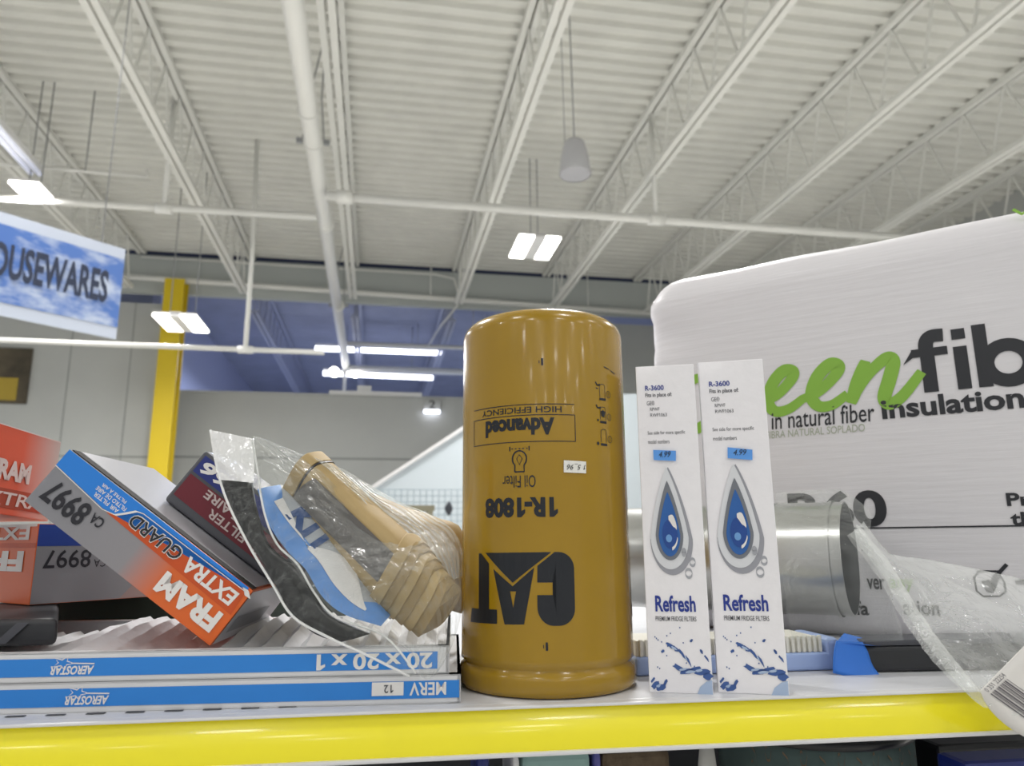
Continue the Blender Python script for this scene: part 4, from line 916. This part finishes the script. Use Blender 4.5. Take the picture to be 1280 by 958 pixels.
# ================================================================== THINGS AT THE RIGHT
# galvanised duct lying along the bag
RD = .049
def bagp(a, n, z): return W0 + DA*a + NB*n + Vv((0, 0, z))
d = ray(1062, 690); off = .062
kk = ((W0+NB*off)-CAMP).dot(NB)/d.dot(NB); aR = (CAMP+d*kk-W0).dot(DA)
d = ray(770, 690); kk = ((W0+NB*off)-CAMP).dot(NB)/d.dot(NB); aL = (CAMP+d*kk-W0).dot(DA)
ZD = .0762
t = thing('duct_pipe', 'galvanised metal duct pipe in clear plastic lying against the insulation bag', 'duct', bagp((aR+aL)/2, off, ZD))
def ductp(a, th, r): return bagp(a, off + r*cos(th), ZD + r*sin(th))
def cyl_shell(r, a0, a1, n=64, ns=6, th0=0, th1=2*pi):
    bm = B(); g = [[bm.verts.new(ductp(a0+(a1-a0)*k/ns, th0+(th1-th0)*q/n, r)) for q in range(n+1)] for k in range(ns+1)]
    for x, y in zip(g, g[1:]):
        for q in range(n): f = bm.faces.new((x[q], x[q+1], y[q+1], y[q])); f.smooth = True
    return bm
obj('outer_wall', cyl_shell(RD, aL, aR), 'duct', t, True); obj('inner_wall', cyl_shell(RD-.0012, aL, aR), 'ductin', t, True)
bm = B()
for th in [2*pi*q/48 for q in range(48)]:
    th2 = th+2*pi/48; quad(bm, [ductp(aR, th, RD), ductp(aR, th2, RD), ductp(aR, th2, RD-.0012), ductp(aR, th, RD-.0012)])
obj('cut_edge', bm, 'duct', t)
obj('bead', cyl_shell(RD+.0012, aR-.012, aR-.009), 'duct', t, True)
obj('bead', cyl_shell(RD+.0006, aR-.06, aR-.058), 'duct', t, True)
# pleated cartridge with blue casing
def onp(px, py, tt): return ont(px, py, tt)
zt_ = lambda y, tt: zrel(ont(1000, y, tt))
t = thing('pleated_cartridge', 'white pleated filter cartridge in light blue casing beside the fridge boxes', 'filter', SW(.2, .56, 0))
s0, s1, tq = .155, .306, .528
bm = B(); hexa(bm, SW(s0, tq, .0003), SX*(s1-s0), SY*.05, Vv((0, 0, .0125)), .003, seg=3); obj('casing', bm, 'lblue', t)
bm = B(); hexa(bm, SW(s0+.002, tq+.004, .0125), SX*(s1-s0-.014), SY*.042, Vv((0, 0, .011)), .001)
k = s0+.004
while k < s1-.0125:
    hexa(bm, SW(k, tq+.0015, .0128), SX*.0022, SY*.003, Vv((0, 0, .0115)), .0005); k += .0042
obj('pleats', bm, 'ribw', t)
bm = B(); hexa(bm, SW(s1-.008, tq-.0003, .0005), SX*.010, SY*.05, Vv((0, 0, .0225)), .004, seg=3); obj('end_cap', bm, 'lblue', t)
t = thing('masking_tape_wrap', 'strong blue folded card wrap at the end of the black case', 'wrap', SW(.30, .53, 0))
bm = B(); sheet(bm, [(1046, 801, .514), (1043, 814, .513), (1042, 828, .512), (1042, 842, .511)], [(1078, 803, .514), (1085, 815, .513), (1092, 834, .511), (1111, 857, .506)], 10, 10, .001, .0008); obj('wrap', bm, 'sblue', t)
bm = B(); sheet(bm, [(1056, 792, .53), (1050, 799, .525), (1046, 803, .514)], [(1086, 800, .53), (1096, 804, .526), (1100, 808, .516)], 8, 6, .003, .001); obj('top_flap', bm, 'sblue', t)
t = thing('black_case', 'long black case lying on the shelf below the insulation bag', 'case', SW(.36, .54, 0))
bm = B(); hexa(bm, SW(.318, .515, .0003), SX*.17+SY*-.012, SY*.034, Vv((0, 0, .0175)), .003, seg=3); obj('case', bm, 'dgrey', t)
bm = B(); hexa(bm, SW(.320, .5152, .0180), SX*.16+SY*-.011, SY*.032, Vv((0, 0, .004)), .001); obj('lid', bm, 'greyink', t)
# crumpled clear bag trailing over the shelf edge
t = thing('plastic_bag', 'crumpled clear plastic bag trailing over the shelf edge at right', 'plastic bag', SW(.38, .46, 0))
bm = B(); LA = [(968, 616, .585), (968, 660, .55), (972, 700, .535), (980, 745, .53), (990, 800, .528)]; LB = [(1050, 612, .565), (1085, 640, .54), (1088, 690, .512), (1112, 745, .505), (1128, 800, .502)]
sheet(bm, LA, LB, 40, 50, .010, 0, .004, 30, seed=9, bexp=.6); obj('bag_end', bm, 'film', t)
TOPE = [(1078, 652, .520), (1108, 690, .520), (1160, 700, .52), (1220, 712, .51), (1300, 735, .50), (1330, 790, .46)]; LOWE = [(1058, 668, .510), (1098, 715, .500), (1132, 770, .485), (1175, 830, .455), (1222, 880, .434), (1262, 893, .430)]
bm = B(); sheet(bm, TOPE, LOWE, 50, 80, .004, 0, .006, 26, seed=21); obj('bag_body', bm, 'film2', t)
bm = B(); sheet(bm, [(1070, 655, .507), (1112, 705, .497), (1146, 760, .479), (1190, 822, .450), (1236, 876, .430)], [(1058, 670, .507), (1094, 718, .497), (1128, 775, .480), (1172, 835, .450), (1226, 884, .430)], 10, 60, .004, 0, .002, 60, seed=2); obj('fold', bm, 'fold', t)
# tag
t = thing('barcode_tag', 'white barcode tag hanging at the right end of the clear bag', 'tag', ont(1262, 870, .428))
bm = B(); sheet(bm, [(1226, 864, .4265), (1236, 885, .4255), (1262, 910, .4245), (1310, 938, .424)], [(1318, 770, .4265), (1330, 800, .4265), (1340, 850, .4255), (1350, 900, .424)], 8, 10, 0, .0006); obj('card', bm, 'tagw', t)
a_, b_, c_ = ont(1238, 868, .4250), ont(1292, 906, .4238), ont(1262, 846, .4254)
Ux = (b_-a_); Vx = (c_-a_); ftag = lambda u, v: a_ + Ux*u + Vx*v
bm = B(); x = 0
for w_ in (.08, .03, .05, .11, .04, .03, .09, .05, .03, .07, .05, .1, .04):
    put_poly(bm, ftag, [(.0, x), (1.0, x), (1.0, x+w_*.55), (.0, x+w_*.55)]); x += w_*1.15
obj('barcode', bm, 'tagink', t)
bm = B(); put_text(bm, lambda u, v: a_ + Vx*u - Ux*v, '0 351 22254', .0, .05, .95, .16); obj('digits', bm, 'tagink', t)
# ================================================================== UNDER THE SHELF
def low(name, label, cat, px0, px1, py, tt, dep, m, bev=.004, shape='box'):
    a = ont(px0, 950, tt); b = ont(px1, 950, tt); s0 = a.dot(SX); s1 = b.dot(SX); h = zrel(ont((px0+px1)/2, py, tt))
    bm = B()
    if shape == 'box': hexa(bm, SW(s0, tt, ZL+.0003), SX*(s1-s0), SY*dep, Vv((0, 0, h-ZL)), bev)
    if shape == 'round':
        r = (s1-s0)/2; lathe(bm, SW((s0+s1)/2, tt+r, 0), [(r*.86, ZL+.0003), (r*.97, h-.03), (r, h-.004), (r*.98, h), (r*.9, h), (r*.88, h-.02), (r*.8, ZL+.02)], 48)
    if shape == 'blob':
        r = (s1-s0)/2; pr_ = [(r*(.7+.3*sin(pi*k/12))*(.25+.75*sin(pi*min(1, (12-k)/6+.05)/2) if k > 6 else 1), ZL+.0003+(h-ZL)*k/12) for k in range(13)]
        lathe(bm, SW((s0+s1)/2, tt+r, 0), pr_, 24)
        for v in bm.verts: v.co += Vv((1, .7, 0))*.006*noise.noise(v.co*45)
        h2 = min(v.co.z for v in bm.verts)
    o = obj(name, bm, m); tag(o, label, cat); return o
t = thing('storage_tin', 'round patterned teal tin with black rim under the yellow rail', 'tin', SW(.2, .5, ZL))
a = ont(935, 950, .53); b = ont(1166, 950, .53); r = (b-a).length/2; cx = (a+b)/2; cxs = cx.dot(SX); h = -.0405; cen = SW(cxs, .50+r, 0)
bm = B(); lathe(bm, cen, [(r*.96, ZL+.0003), (r, h-.0065)], 48); obj('drum', bm, 'teal', t)
bm = B(); lathe(bm, cen, [(r, h-.0065), (r*1.02, h-.006), (r*1.03, h-.001), (r, h), (r*.93, h), (r*.9, h-.01)], 48); obj('rim', bm, 'blackp', t)
bm = B(); rn = random.Random(3)
for k in range(14):
    th = -1.1+k*.17; zz = h-.022+.012*(k % 2)
    fdr = lambda u, v: cen + SX*((r+.0006)*sin(u)) - SY*((r+.0006)*cos(u)) + Vv((0, 0, v))
    stroke(bm, fdr, [(th+.004*q*cos(q*.9)*1.6, zz+.0010*q*sin(q*.9)*1.4) for q in range(1, 10)], .0016)
obj('scroll_pattern', bm, 'wov', t)
low('navy_package', 'navy blue package under the shelf at the right edge', 'package', 1205, 1330, 952, .468, .028, 'navyp')
low('clear_tray', 'dark glossy tray standing behind the navy package', 'tray', 1175, 1340, 929, .63, .1, 'blackp')
low('cloth_bundle', 'pale cloth bundle under the rail left of the teal tin', 'cloth', 862, 928, 931, .52, .1, 'cloth', shape='blob')
low('orange_jar', 'orange brown jar squeezed beside the teal tin', 'jar', 920, 936, 938, .56, .05, 'orange', shape='round')
low('woven_basket', 'brown woven basket in the middle under the yellow rail', 'basket', 752, 838, 941, .56, .1, 'wov', shape='box')
low('striped_packet', 'purple and red packet beside the woven basket', 'packet', 742, 752, 941, .55, .06, 'purple')
low('teal_carton', 'pale teal carton under the rail below the oil canister', 'carton', 652, 738, 944, .55, .1, 'tealb')
low('navy_carton', 'small dark navy carton at the left of the teal carton', 'carton', 596, 612, 946, .53, .06, 'navyp')
low('white_carton', 'narrow off white carton between navy and teal cartons', 'carton', 640, 650, 947, .54, .06, 'white')
